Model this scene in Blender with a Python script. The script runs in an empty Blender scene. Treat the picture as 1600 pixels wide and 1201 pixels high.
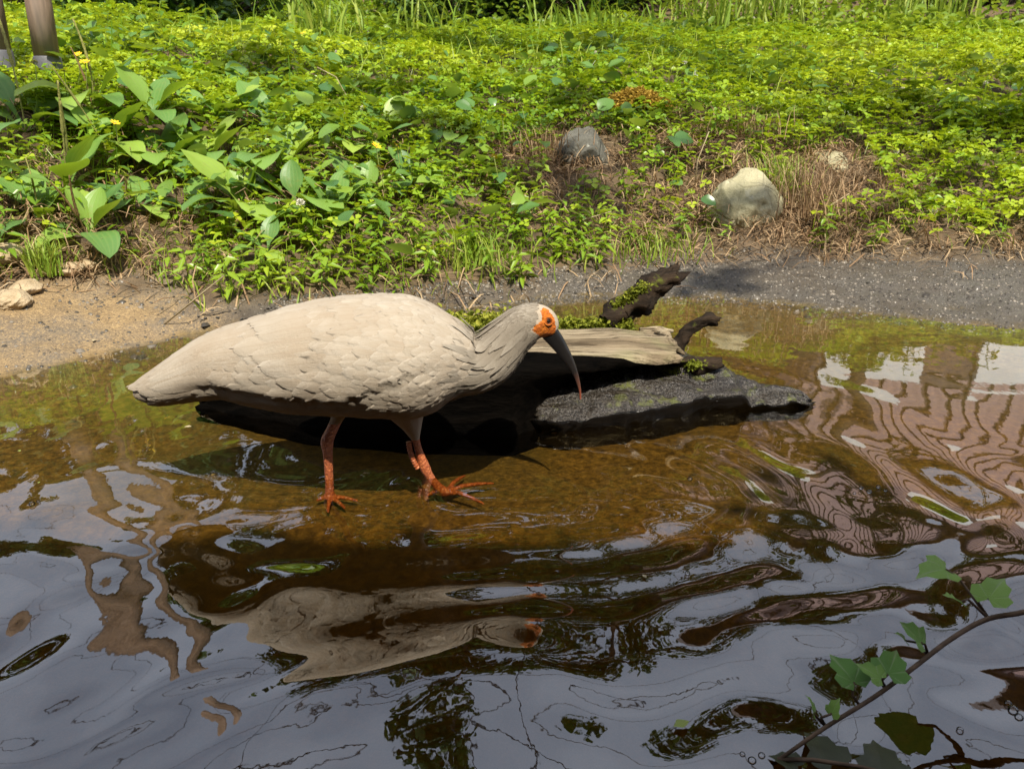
import bpy, bmesh, math, random
import numpy as np
from mathutils import Vector, Matrix

random.seed(7)
RNG = np.random.RandomState(11)
R = math.radians
scene = bpy.context.scene
col = scene.collection

# ------------------------------------------------------------------ camera
CAM = Vector((0.0, 0.0, 0.51))
PITCH = R(20.0)
FPX = 1200.0
cd = bpy.data.cameras.new("camera")
cam = bpy.data.objects.new("camera", cd)
col.objects.link(cam)
cam.location = CAM
cam.rotation_euler = (R(90) - PITCH, 0, 0)
cd.sensor_fit = 'HORIZONTAL'
cd.sensor_width = 36.0
cd.lens = 36.0 * FPX / 1600.0
cd.clip_start = 0.02
cd.clip_end = 400.0
cd.dof.use_dof = True
cd.dof.focus_distance = 1.08
cd.dof.aperture_fstop = 18.0
scene.camera = cam

# ------------------------------------------------------------------ light
SUN_EL = R(55)
SUN_AZ = R(163)          # clockwise from +Y seen from above
sdir = Vector((math.cos(SUN_EL) * math.sin(SUN_AZ), math.cos(SUN_EL) * math.cos(SUN_AZ), math.sin(SUN_EL)))
world = bpy.data.worlds.new("World")
scene.world = world
world.use_nodes = True
wn = world.node_tree
sky = wn.nodes.new("ShaderNodeTexSky")
sky.sky_type = 'NISHITA'
sky.sun_disc = False
sky.sun_elevation = SUN_EL
sky.sun_rotation = SUN_AZ
sky.dust_density = 3.0
sky.air_density = 1.0
bg = wn.nodes["Background"]
bg.inputs["Strength"].default_value = 0.12
hsv = wn.nodes.new("ShaderNodeHueSaturation")      # hazy, washed-out summer sky
hsv.inputs["Saturation"].default_value = 0.85
wn.links.new(sky.outputs[0], hsv.inputs["Color"])
# thin bright cloud veil over the whole sky
tc = wn.nodes.new("ShaderNodeTexCoord")
mp = wn.nodes.new("ShaderNodeMapping")
mp.inputs["Scale"].default_value = (1.6, 1.6, 3.2)
wn.links.new(tc.outputs["Generated"], mp.inputs["Vector"])
cn = wn.nodes.new("ShaderNodeTexNoise")
cn.inputs["Scale"].default_value = 1.7
cn.inputs["Detail"].default_value = 7
wn.links.new(mp.outputs[0], cn.inputs["Vector"])
cr_ = wn.nodes.new("ShaderNodeMapRange")
cr_.inputs[1].default_value = 0.32
cr_.inputs[2].default_value = 0.68
cr_.inputs[3].default_value = 0.30
cr_.inputs[4].default_value = 0.75
wn.links.new(cn.outputs["Fac"], cr_.inputs[0])
cmx = wn.nodes.new("ShaderNodeMix")
cmx.data_type = 'RGBA'
wn.links.new(cr_.outputs[0], cmx.inputs[0])
wn.links.new(hsv.outputs[0], cmx.inputs[6])
cmx.inputs[7].default_value = (6.0, 6.5, 7.6, 1)
wn.links.new(cmx.outputs[2], bg.inputs["Color"])
sl = bpy.data.lights.new("sun", 'SUN')
sl.energy = 5.0
sl.angle = R(0.5)
sl.color = (1.0, 0.93, 0.80)
sun = bpy.data.objects.new("sun", sl)
col.objects.link(sun)
sun.rotation_euler = (-sdir).to_track_quat('-Z', 'Y').to_euler()
sun.location = sdir * 20
scene.view_settings.view_transform = 'Standard'
scene.view_settings.look = 'None'
scene.view_settings.exposure = 0.50
scene.view_settings.gamma = 1.0
scene.view_settings.use_curve_mapping = False
scene.render.engine = 'CYCLES'
scene.cycles.max_bounces = 5
scene.cycles.diffuse_bounces = 2
scene.cycles.glossy_bounces = 3
scene.cycles.transparent_max_bounces = 8
scene.cycles.caustics_reflective = False
scene.cycles.caustics_refractive = False

# ------------------------------------------------------------------ helpers
CF = Vector((0, math.cos(PITCH), -math.sin(PITCH)))
CU = Vector((0, math.sin(PITCH), math.cos(PITCH)))


def pix(px, py, D):
    """point at forward distance D (world y) seen in photo coordinates (1600x1201)"""
    tx, ty = (px - 800) / FPX, (600 - py) / FPX
    d = CF + CU * ty + Vector((tx, 0, 0))
    return CAM + d * (D / d.y)


def pixz(px, py, z):
    tx, ty = (px - 800) / FPX, (600 - py) / FPX
    d = CF + CU * ty + Vector((tx, 0, 0))
    return CAM + d * ((z - CAM.z) / d.z)


def depth_of(p):
    return (Vector(p) - CAM).dot(CF)


def proj(p):
    q = Vector(p) - CAM
    d = q.dot(CF)
    return 800 + FPX * q.x / d, 600 - FPX * q.dot(CU) / d


_T = np.random.RandomState(3).rand(8, 256, 256)


def vn(x, y, s=0):
    x = np.asarray(x, float) + 100.3 + s * 17.17
    y = np.asarray(y, float) + 100.7 + s * 9.31
    xi, yi = np.floor(x).astype(int), np.floor(y).astype(int)
    fx, fy = x - xi, y - yi
    fx = fx * fx * fx * (fx * (fx * 6 - 15) + 10)
    fy = fy * fy * fy * (fy * (fy * 6 - 15) + 10)
    t = _T[s % 8]
    a = t[xi & 255, yi & 255]
    b = t[(xi + 1) & 255, yi & 255]
    c = t[xi & 255, (yi + 1) & 255]
    d = t[(xi + 1) & 255, (yi + 1) & 255]
    return (a * (1 - fx) + b * fx) * (1 - fy) + (c * (1 - fx) + d * fx) * fy - 0.5


def fbm(x, y, s=0, o=4):
    r, am, f = 0.0, 1.0, 1.0
    for i in range(o):
        r = r + am * vn(np.asarray(x) * f, np.asarray(y) * f, s + i)
        am *= 0.5
        f *= 2.03
    return r


def sstep(a, b, x):
    t = np.clip((np.asarray(x, float) - a) / (b - a), 0, 1)
    return t * t * (3 - 2 * t)


def fast_mesh(name, V, F, mat=None, parent=None, smooth=False, fattr=None, vattr=None, mats=None, midx=None):
    """V (n,3) array, F (m,k) array of faces with k corners each"""
    V = np.ascontiguousarray(V, dtype=np.float32)
    F = np.ascontiguousarray(F, dtype=np.int32)
    k = F.shape[1]
    me = bpy.data.meshes.new(name)
    me.vertices.add(len(V))
    me.vertices.foreach_set('co', V.ravel())
    me.loops.add(F.size)
    me.loops.foreach_set('vertex_index', F.ravel())
    me.polygons.add(len(F))
    me.polygons.foreach_set('loop_start', np.arange(0, F.size, k, dtype=np.int32))
    me.update(calc_edges=True)
    if smooth:
        me.polygons.foreach_set('use_smooth', np.ones(len(F), dtype=bool))
    for nm, arr in (fattr or {}).items():
        a = me.attributes.new(nm, 'FLOAT', 'FACE')
        a.data.foreach_set('value', np.ascontiguousarray(arr, dtype=np.float32))
    for nm, arr in (vattr or {}).items():
        a = me.attributes.new(nm, 'FLOAT', 'POINT')
        a.data.foreach_set('value', np.ascontiguousarray(arr, dtype=np.float32))
    for m in (mats or ([mat] if mat else [])):
        me.materials.append(m)
    if midx is not None:
        me.polygons.foreach_set('material_index', np.ascontiguousarray(midx, dtype=np.int32))
    me.update()
    o = bpy.data.objects.new(name, me)
    col.objects.link(o)
    if parent:
        o.parent = parent
    return o


class MB:
    def __init__(s):
        s.v, s.f, s.m = [], [], []

    def add(s, V, F, mi=0):
        b = len(s.v)
        s.v += [tuple(p) for p in V]
        s.f += [tuple(i + b for i in f) for f in F]
        s.m += [mi] * len(F)

    def box(s, c, d, mi=0, rot=None):
        x, y, z = d[0] / 2, d[1] / 2, d[2] / 2
        P = [Vector((sx * x, sy * y, sz * z)) for sz in (-1, 1) for sy in (-1, 1) for sx in (-1, 1)]
        if rot is not None:
            P = [rot @ p for p in P]
        P = [p + Vector(c) for p in P]
        s.add(P, [(0, 2, 3, 1), (4, 5, 7, 6), (0, 1, 5, 4), (2, 6, 7, 3), (0, 4, 6, 2), (1, 3, 7, 5)], mi)

    def tube(s, pts, rad, n=8, mi=0, cap=True):
        V, F = tube_geo(pts, rad, n, cap)
        s.add(V, F, mi)

    def build(s, name, mats, parent=None, smooth=True):
        me = bpy.data.meshes.new(name)
        me.from_pydata(s.v, [], s.f)
        for m in (mats if isinstance(mats, (list, tuple)) else [mats]):
            me.materials.append(m)
        me.polygons.foreach_set('material_index', np.array(s.m, dtype=np.int32))
        if smooth:
            me.polygons.foreach_set('use_smooth', np.ones(len(s.f), dtype=bool))
        me.update()
        o = bpy.data.objects.new(name, me)
        col.objects.link(o)
        if parent:
            o.parent = parent
        return o


def tube_geo(pts, rad, n=8, cap=True):
    pts = [Vector(p) for p in pts]
    V, F = [], []
    up = None
    for i, p in enumerate(pts):
        t = (pts[min(i + 1, len(pts) - 1)] - pts[max(i - 1, 0)]).normalized()
        if up is None:
            up = t.orthogonal().normalized()
        up = (up - t * up.dot(t)).normalized()
        sd = t.cross(up)
        r = rad[i] if hasattr(rad, '__len__') else rad
        for k in range(n):
            a = 2 * math.pi * k / n
            V.append(p + (up * math.cos(a) + sd * math.sin(a)) * r)
    for i in range(len(pts) - 1):
        for k in range(n):
            k2 = (k + 1) % n
            F.append((i * n + k, i * n + k2, (i + 1) * n + k2, (i + 1) * n + k))
    if cap:
        F.append(tuple(range(n - 1, -1, -1)))
        b = (len(pts) - 1) * n
        F.append(tuple(range(b, b + n)))
    return V, F


def tag(o, label=None, cat=None, group=None, kind=None):
    if label:
        o['label'] = label
    if cat:
        o['category'] = cat
    if group:
        o['group'] = group
    if kind:
        o['kind'] = kind
    return o


def empty(name, loc=(0, 0, 0), rz=0.0):
    o = bpy.data.objects.new(name, None)
    col.objects.link(o)
    o.location = loc
    o.rotation_euler = (0, 0, rz)
    o.empty_display_size = 0.05
    return o


def child_of(o, parent):
    """parent keeping world placement for meshes built in world coordinates (parents only carry a location)"""
    o.parent = parent
    o.matrix_parent_inverse = Matrix.Translation(-Vector(parent.location))
    return o


def inst(name, mesh, parent=None, loc=(0, 0, 0), rot=(0, 0, 0), sc=1.0):
    o = bpy.data.objects.new(name, mesh)
    col.objects.link(o)
    o.location = loc
    o.rotation_euler = rot
    o.scale = (sc, sc, sc) if not hasattr(sc, '__len__') else sc
    if parent:
        o.parent = parent
    return o


# ------------------------------------------------------------------ materials
class NT:
    def __init__(s, name):
        s.m = bpy.data.materials.new(name)
        s.m.use_nodes = True
        s.t = s.m.node_tree
        s.t.nodes.clear()
        s.out = s.t.nodes.new('ShaderNodeOutputMaterial')

    def n(s, typ, **kw):
        nd = s.t.nodes.new('ShaderNode' + typ)
        for k, v in kw.items():
            if k.startswith('i_'):
                key = k[2:].replace('_', ' ')
                nd.inputs[key].default_value = v
            else:
                setattr(nd, k, v)
        return nd

    def l(s, a, b):
        s.t.links.new(a, b)

    def ramp(s, fac, stops, interp='LINEAR'):
        r = s.n('ValToRGB')
        e = r.color_ramp.elements
        r.color_ramp.interpolation = interp
        while len(e) < len(stops):
            e.new(0.5)
        for el, (p, c) in zip(e, stops):
            el.position = p
            el.color = (c[0], c[1], c[2], 1) if len(c) == 3 else c
        s.l(fac, r.inputs[0])
        return r.outputs[0]

    def mix(s, fac, a, b, blend='MIX'):
        m = s.n('Mix', data_type='RGBA', blend_type=blend)
        for sock, val in ((m.inputs[0], fac), (m.inputs[6], a), (m.inputs[7], b)):
            if hasattr(val, 'links') or hasattr(val, 'is_linked'):
                s.l(val, sock)
            elif isinstance(val, (int, float)):
                sock.default_value = val
            else:
                sock.default_value = (*val, 1) if len(val) == 3 else val
        return m.outputs[2]

    def math(s, op, a, b=None, clamp=False):
        m = s.n('Math', operation=op)
        m.use_clamp = clamp
        for i, v in enumerate((a, b)):
            if v is None:
                continue
            if isinstance(v, (int, float)):
                m.inputs[i].default_value = v
            else:
                s.l(v, m.inputs[i])
        return m.outputs[0]

    def noise(s, scale, detail=4, rough=0.55, vec=None, dist=0.0):
        t = s.n('TexNoise')
        t.inputs['Scale'].default_value = scale
        t.inputs['Detail'].default_value = detail
        t.inputs['Roughness'].default_value = rough
        t.inputs['Distortion'].default_value = dist
        if vec is not None:
            s.l(vec, t.inputs['Vector'])
        return t.outputs['Fac']

    def coord(s, scale=(1, 1, 1), kind='Object'):
        c = s.n('TexCoord')
        m = s.n('Mapping')
        m.inputs['Scale'].default_value = scale
        s.l(c.outputs[kind], m.inputs['Vector'])
        return m.outputs[0]

    def attr(s, name):
        a = s.n('Attribute')
        a.attribute_name = name
        return a.outputs['Fac']

    def bump(s, h, strength, dist):
        b = s.n('Bump')
        b.inputs['Strength'].default_value = strength
        b.inputs['Distance'].default_value = dist
        s.l(h, b.inputs['Height'])
        return b.outputs[0]

    def pbr(s, colr, rough=0.6, spec=0.4, normal=None):
        p = s.n('BsdfPrincipled')
        if isinstance(colr, (tuple, list)):
            p.inputs['Base Color'].default_value = (*colr[:3], 1)
        else:
            s.l(colr, p.inputs['Base Color'])
        if isinstance(rough, (int, float)):
            p.inputs['Roughness'].default_value = rough
        else:
            s.l(rough, p.inputs['Roughness'])
        p.inputs['Specular IOR Level'].default_value = spec
        if normal is not None:
            s.l(normal, p.inputs['Normal'])
        return p

    def done(s, sh):
        s.l(sh, s.out.inputs['Surface'])
        return s.m


def mat_leaf(name, cols, trans=(0.25, 0.32, 0.03), tmix=0.4, rough=0.45, spec=0.45, big=None):
    t = NT(name)
    r = t.attr('rnd')
    c = t.ramp(r, [(i / (len(cols) - 1), k) for i, k in enumerate(cols)])
    if big:
        nz = t.noise(big[0], 3, vec=t.coord(kind='Object'))
        f = t.ramp(nz, [(0.42, (0, 0, 0)), (0.62, (1, 1, 1))])
        c = t.mix(f, c, t.mix(0.75, c, big[1]))
    p = t.pbr(c, rough, spec)
    tr = t.n('BsdfTranslucent')
    t.l(t.mix(0.55, c, trans), tr.inputs['Color'])
    mx = t.n('MixShader')
    mx.inputs[0].default_value = tmix
    t.l(p.outputs[0], mx.inputs[1])
    t.l(tr.outputs[0], mx.inputs[2])
    return t.done(mx.outputs[0])


def mat_plain(name, c1, c2, scale=8.0, rough=0.7, spec=0.3, stretch=(1, 1, 1), bump=0.3, bdist=0.01, detail=6):
    t = NT(name)
    v = t.coord(stretch)
    nz = t.noise(scale, detail, 0.6, v)
    c = t.ramp(nz, [(0.3, c1), (0.7, c2)])
    p = t.pbr(c, rough, spec, t.bump(nz, bump, bdist))
    return t.done(p.outputs[0])


M = {}
M['clover'] = mat_leaf('clover_leaf', [(0.07, 0.17, 0.012), (0.20, 0.35, 0.014), (0.36, 0.48, 0.018), (0.50, 0.57, 0.04)],
                       (0.55, 0.62, 0.015), 0.36, 0.33, 0.5)
M['herb'] = mat_leaf('herb_leaf', [(0.06, 0.15, 0.012), (0.18, 0.32, 0.018), (0.36, 0.47, 0.03)], (0.5, 0.56, 0.02), 0.36, 0.34, 0.5)
M['grass'] = mat_leaf('grass_blade', [(0.09, 0.19, 0.02), (0.24, 0.36, 0.035), (0.42, 0.46, 0.08)], (0.38, 0.46, 0.04), 0.38, 0.5, 0.35)
M['broad'] = mat_leaf('broad_leaf', [(0.06, 0.15, 0.04), (0.12, 0.24, 0.05), (0.24, 0.36, 0.04)], (0.4, 0.5, 0.03), 0.3, 0.30, 0.5)
M['dry'] = mat_leaf('dry_straw', [(0.17, 0.10, 0.05), (0.34, 0.22, 0.12), (0.50, 0.37, 0.21)], (0.32, 0.2, 0.09), 0.2, 0.7, 0.2)
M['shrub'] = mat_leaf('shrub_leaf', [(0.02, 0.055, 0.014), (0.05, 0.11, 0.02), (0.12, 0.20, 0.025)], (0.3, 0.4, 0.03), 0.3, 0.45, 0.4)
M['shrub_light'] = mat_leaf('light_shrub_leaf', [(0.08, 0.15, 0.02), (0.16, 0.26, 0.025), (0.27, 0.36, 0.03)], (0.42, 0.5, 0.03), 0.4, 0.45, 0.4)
M['tree_leaf'] = mat_leaf('tree_leaf', [(0.02, 0.045, 0.012), (0.04, 0.08, 0.015), (0.06, 0.11, 0.02)], (0.1, 0.16, 0.02), 0.2, 0.5, 0.2)
M['bark'] = mat_plain('tree_bark', (0.03, 0.022, 0.016), (0.10, 0.075, 0.055), 14, 0.85, 0.2, (1, 1, 0.2), 0.6, 0.02)


def mat_plantain():
    t = NT('plantain_leaf')
    info = t.n('ObjectInfo')
    c = t.ramp(info.outputs['Random'], [(0.0, (0.09, 0.21, 0.06)), (0.5, (0.18, 0.33, 0.06)), (1.0, (0.34, 0.47, 0.06))])
    fu = t.attr('fu')
    w = t.math('SINE', t.math('MULTIPLY', fu, 19.0))
    rib = t.math('POWER', t.math('ABSOLUTE', w), 6.0)
    c2 = t.mix(t.math('MULTIPLY', rib, 0.25), c, (0.26, 0.36, 0.10))
    nz = t.noise(60, 4, 0.6, t.coord())
    c2 = t.mix(t.ramp(nz, [(0.55, (0, 0, 0)), (0.75, (0.35, 0.35, 0.35))]), c2, (0.28, 0.27, 0.06))
    nb = t.bump(t.math('ADD', t.math('MULTIPLY', rib, -.25), nz), 0.22, 0.003)
    p = t.pbr(c2, 0.42, 0.45, nb)
    tr = t.n('BsdfTranslucent')
    tr.inputs[0].default_value = (0.30, 0.42, 0.02, 1)
    mx = t.n('MixShader')
    mx.inputs[0].default_value = 0.3
    t.l(p.outputs[0], mx.inputs[1])
    t.l(tr.outputs[0], mx.inputs[2])
    return t.done(mx.outputs[0])


M['plantain'] = mat_plantain()
M['stalk'] = mat_plain('plant_stalk', (0.16, 0.22, 0.04), (0.28, 0.30, 0.08), 60, 0.6, 0.3)
M['spike'] = mat_plain('seed_spike', (0.12, 0.12, 0.03), (0.40, 0.38, 0.12), 260, 0.8, 0.2, bump=0.8, bdist=0.002)
M['spike_brown'] = mat_plain('dry_seed_spike', (0.08, 0.05, 0.02), (0.28, 0.19, 0.08), 260, 0.8, 0.2, bump=0.8, bdist=0.002)
M['yellow'] = mat_plain('yellow_petal', (0.75, 0.42, 0.01), (0.85, 0.6, 0.03), 90, 0.6, 0.2)
M['white_petal'] = mat_plain('white_petal', (0.62, 0.58, 0.45), (0.8, 0.78, 0.68), 120, 0.7, 0.2)
M['twig'] = mat_plain('twig_wood', (0.05, 0.032, 0.02), (0.17, 0.11, 0.07), 40, 0.8, 0.2)
M['straw_stem'] = mat_plain('straw_stem', (0.33, 0.26, 0.14), (0.5, 0.42, 0.26), 40, 0.7, 0.2)


def mat_rock(name, c1, c2, c3, seed=0.0, lichen=0.5):
    t = NT(name)
    v = t.coord()
    mp = t.n('Mapping')
    mp.inputs['Location'].default_value = (seed, seed * 1.7, 0)
    t.l(v, mp.inputs['Vector'])
    v = mp.outputs[0]
    n1 = t.noise(9, 6, 0.6, v, 0.4)
    n2 = t.noise(70, 8, 0.7, v)
    c = t.ramp(n1, [(0.32, c1), (0.6, c2)])
    c = t.mix(t.ramp(n2, [(0.35, (0, 0, 0)), (0.7, (0.6, 0.6, 0.6))]), c, t.mix(0.5, c, c3))
    n3 = t.noise(16, 3, 0.5, v)
    c = t.mix(t.ramp(n3, [(0.62, (0, 0, 0)), (0.66, (lichen,) * 3)]), c, (0.5, 0.5, 0.42))
    vo = t.n('TexVoronoi', feature='DISTANCE_TO_EDGE')
    vo.inputs['Scale'].default_value = 5.5
    t.l(v, vo.inputs['Vector'])
    crack = t.ramp(vo.outputs['Distance'], [(0.0, (0, 0, 0)), (0.035, (1, 1, 1))])
    h = t.math('ADD', t.math('ADD', t.math('MULTIPLY', n2, 0.35), n1), t.math('MULTIPLY', crack, 0.25))
    p = t.pbr(c, 0.85, 0.25, t.bump(h, 0.9, 0.02))
    return t.done(p.outputs[0])


M['rock_tan'] = mat_rock('tan_stone', (0.25, 0.235, 0.13), (0.42, 0.385, 0.24), (0.50, 0.46, 0.31), 1.3, 0.25)
M['rock_grey'] = mat_rock('grey_stone', (0.06, 0.06, 0.048), (0.13, 0.125, 0.10), (0.20, 0.19, 0.155), 5.1, 0.5)
M['rock_gold'] = mat_rock('sandy_stone', (0.34, 0.25, 0.14), (0.52, 0.40, 0.25), (0.55, 0.46, 0.32), 9.1, 0.2)

# ------------------------------------------------------------------ terrain shape
SW_X = [-30, -4, -3, -1.6, -1.02, -0.78, -0.53, -0.18, 0.19, 0.5, 0.845, 1.1, 1.3, 2, 4, 30]
SW_Y = [1.0, 1.1, 1.2, 1.28, 1.44, 1.75, 1.83, 2.00, 2.15, 2.14, 1.99, 1.84, 1.77, 1.65, 1.55, 1.5]
SV_X = [-30, -3, -1.6, -1.2, -1.05, -0.9, -0.80, -0.72, -0.6, -0.4, -0.18, 0.19, 0.4, 0.65, 0.95, 1.4, 2, 4, 30]
SV_Y = [1.9, 1.7, 1.65, 1.80, 1.96, 1.99, 1.86, 1.75, 1.78, 1.86, 2.01, 2.22, 2.34, 2.43, 2.44, 2.42, 2.40, 2.4, 2.4]
ZV_X = [-30, -3, -1.6, -1.1, -0.76, -0.2, 0.4, 4, 30]
ZV_Y = [0.2, 0.16, 0.12, 0.085, 0.04, 0.03, 0.04, 0.06, 0.06]


def shore(x):
    x = np.asarray(x, float)
    return np.interp(x, SW_X, SW_Y) + 0.03 * fbm(x * 5, x * 0, 2, 3)


def vedge(x):
    x = np.asarray(x, float)
    return np.maximum(np.interp(x, SV_X, SV_Y) + 0.06 * fbm(x * 4, x * 0 + 3, 3, 3), shore(x) + 0.02)


def height(x, y):
    x = np.asarray(x, float)
    y = np.asarray(y, float)
    w, v = shore(x), vedge(x)
    zv = np.interp(x, ZV_X, ZV_Y)
    under = -0.052 * (1 - np.exp(-(np.maximum(w - y, 0)) / 0.75)) - 0.075 * sstep(0.98, 0.55, y)
    under = under + 0.006 * fbm(x * 7, y * 7, 1, 4) * sstep(0, 0.25, w - y)
    t = np.clip((y - w) / np.maximum(v - w, 0.02), 0, 1)
    beach = zv * t ** 0.85 + (0.010 * fbm(x * 16, y * 16, 4, 4) + 0.012 * fbm(x * 4, y * 5, 6, 2)) * sstep(0, 0.25, t)
    s = np.maximum(y - v, 0)
    k = 0.43 + 0.10 * np.exp(-((x - 0.75) / 0.5) ** 2)
    brk = 0.9
    bank = np.where(s < brk, k * s, k * brk + 0.135 * (s - brk))
    bank = bank + 0.02 * np.exp(-((s - brk) / 0.25) ** 2) * -1
    bump = 0.085 * fbm(x * 1.6, y * 1.6, 5, 4) * sstep(0.0, 0.5, s) + 0.03 * fbm(x * 6, y * 6, 6, 3) * sstep(0.0, 0.2, s)
    hill = 0.26 * np.maximum(y - 7.6 + 0.25 * x * sstep(-2, -6, x), 0) * sstep(60, 14, y) * sstep(7.6, 9.0, y) 
    hill = np.minimum(hill, 3.2 + 0.02 * y)
    z = np.where(y < w, under, beach + bank + bump + hill)
    return z


def hz(x, y):
    return float(height(np.array([x]), np.array([y]))[0])


def axis(segs):
    out = []
    for a, b, st in segs:
        out += list(np.arange(a, b - 1e-9, st))
    out.append(segs[-1][1])
    return np.array(out)


def grid(xs, ys):
    X, Y = np.meshgrid(xs, ys)
    nx, ny = len(xs), len(ys)
    idx = np.arange(nx * ny).reshape(ny, nx)
    F = np.stack([idx[:-1, :-1], idx[:-1, 1:], idx[1:, 1:], idx[1:, :-1]], -1).reshape(-1, 4)
    return X.ravel(), Y.ravel(), F


def mat_ground():
    t = NT('ground_soil')
    v = t.coord()
    under, slab, soil = t.attr('under'), t.attr('slab'), t.attr('soil')
    fine = t.noise(160, 6, 0.7, v)
    mid = t.noise(22, 6, 0.65, v, 0.3)
    big = t.noise(3.2, 4, 0.6, v)
    # pond bottom: golden-brown algae and sediment
    cu = t.ramp(t.noise(75, 8, 0.75, v, 0.2), [(0.36, (0.045, 0.026, 0.006)), (0.5, (0.17, 0.105, 0.022)), (0.66, (0.32, 0.205, 0.05))])
    cu = t.mix(t.ramp(big, [(0.42, (0, 0, 0)), (0.62, (0.55, 0.55, 0.55))]), cu, (0.10, 0.095, 0.030))
    cu = t.mix(t.ramp(fine, [(0.45, (0, 0, 0)), (0.70, (0.8, 0.8, 0.8))]), cu, t.mix(0.6, cu, (0.03, 0.018, 0.006)))
    spk = t.n('TexVoronoi')
    spk.inputs['Scale'].default_value = 190
    t.l(v, spk.inputs['Vector'])
    cu = t.mix(t.ramp(spk.outputs['Distance'], [(0.10, (0.8, 0.8, 0.8)), (0.16, (0, 0, 0))]), cu, t.mix(fine, cu, (0.40, 0.29, 0.12)))
    # wet mud shore
    cm = t.ramp(mid, [(0.3, (0.045, 0.038, 0.03)), (0.7, (0.11, 0.097, 0.078))])
    cm = t.mix(t.ramp(fine, [(0.4, (0, 0, 0)), (0.7, (1, 1, 1))]), cm, (0.15, 0.135, 0.112))
    cm = t.mix(t.ramp(big, [(0.40, (0, 0, 0)), (0.60, (0.75, 0.75, 0.75))]), cm, t.mix(mid, (0.05, 0.038, 0.025), (0.12, 0.095, 0.065)))
    # sandy concrete apron on the left
    cs = t.ramp(mid, [(0.3, (0.19, 0.125, 0.06)), (0.65, (0.33, 0.225, 0.11))])
    cs = t.mix(t.ramp(big, [(0.45, (0, 0, 0)), (0.6, (0.8, 0.8, 0.8))]), cs, (0.15, 0.13, 0.105))
    cs = t.mix(t.ramp(fine, [(0.48, (0, 0, 0)), (0.62, (0.9, 0.9, 0.9))]), cs, t.mix(0.6, cs, (0.55, 0.38, 0.17)))
    cs = t.mix(t.ramp(t.noise(310, 3, 0.6, v), [(0.36, (0.8, 0.8, 0.8)), (0.46, (0, 0, 0))]), cs, (0.07, 0.055, 0.038))
    # soil and litter under the plants
    co = t.ramp(mid, [(0.3, (0.05, 0.035, 0.02)), (0.7, (0.17, 0.115, 0.06))])
    c = t.mix(slab, cm, cs)
    c = t.mix(under, c, cu)
    c = t.mix(soil, c, co)
    hh = t.math('ADD', t.math('MULTIPLY', fine, 0.7), mid)
    rough = t.mix(soil, t.mix(slab, (0.42, 0.42, 0.42), (0.7, 0.7, 0.7)), (0.9, 0.9, 0.9))
    p = t.pbr(c, rough, 0.45, t.bump(hh, 0.75, 0.012))
    return t.done(p.outputs[0])


xs = axis([(-40, -14, 2.0), (-14, -5, 0.4), (-5, -2.2, 0.1), (-2.2, 2.4, 0.018), (2.4, 5, 0.1), (5, 14, 0.4), (14, 40, 2.0)])
ys = axis([(-3, 0.2, 0.1), (0.2, 3.6, 0.016), (3.6, 8, 0.07), (8, 16, 0.25), (16, 80, 2.0)])
gx, gy, gF = grid(xs, ys)
gz = height(gx, gy)
w_, v_ = shore(gx), vedge(gx)
a_under = 1 - sstep(-0.004, 0.006, gz + 0.006 * fbm(gx * 30, gy * 30, 2, 3))
a_under = np.where(gy > v_ + 0.05, 0, a_under)
a_slab = sstep(-0.62, -0.80, gx + 0.08 * fbm(gx * 9, gy * 9, 1, 3))
a_soil = sstep(-0.06, 0.08, gy - v_ + 0.12 * fbm(gx * 8, gy * 8, 3, 3))
ground = fast_mesh('ground', np.stack([gx, gy, gz], 1), gF, mat_ground(), smooth=True,
                   vattr={'under': a_under, 'slab': a_slab, 'soil': a_soil})
tag(ground, kind='structure')

# ------------------------------------------------------------------ water
FOOT_R = pix(692, 767, 1.0)
FOOT_L = pix(515, 774, 1.0)


def mat_water():
    t = NT('pond_water')
    lw = t.n('LayerWeight')
    lw.inputs['Blend'].default_value = 0.5
    f = lw.outputs['Facing']
    refl = t.math('ADD', 0.19, t.math('MULTIPLY', 0.52, t.math('POWER', f, 4.2)), True)
    tr = t.n('BsdfTransparent')
    dep = t.attr('depth')
    cmb = t.n('CombineColor')
    for i_, kk in enumerate((6.5, 10.0, 20.0)):          # absorption per metre of water below the surface
        t.l(t.math('EXPONENT', t.math('MULTIPLY', dep, -kk)), cmb.inputs[i_])
    t.l(cmb.outputs[0], tr.inputs[0])
    gl = t.n('BsdfGlossy')
    gl.inputs['Roughness'].default_value = 0.012
    gl.inputs['Color'].default_value = (1, 1, 1, 1)
    nz = t.noise(34, 3, 0.5, t.coord((1, 0.6, 1)))
    t.l(t.bump(nz, 0.03, 0.004), gl.inputs['Normal'])
    mx = t.n('MixShader')
    t.l(refl, mx.inputs[0])
    t.l(tr.outputs[0], mx.inputs[1])
    t.l(gl.outputs[0], mx.inputs[2])
    return t.done(mx.outputs[0])


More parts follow.
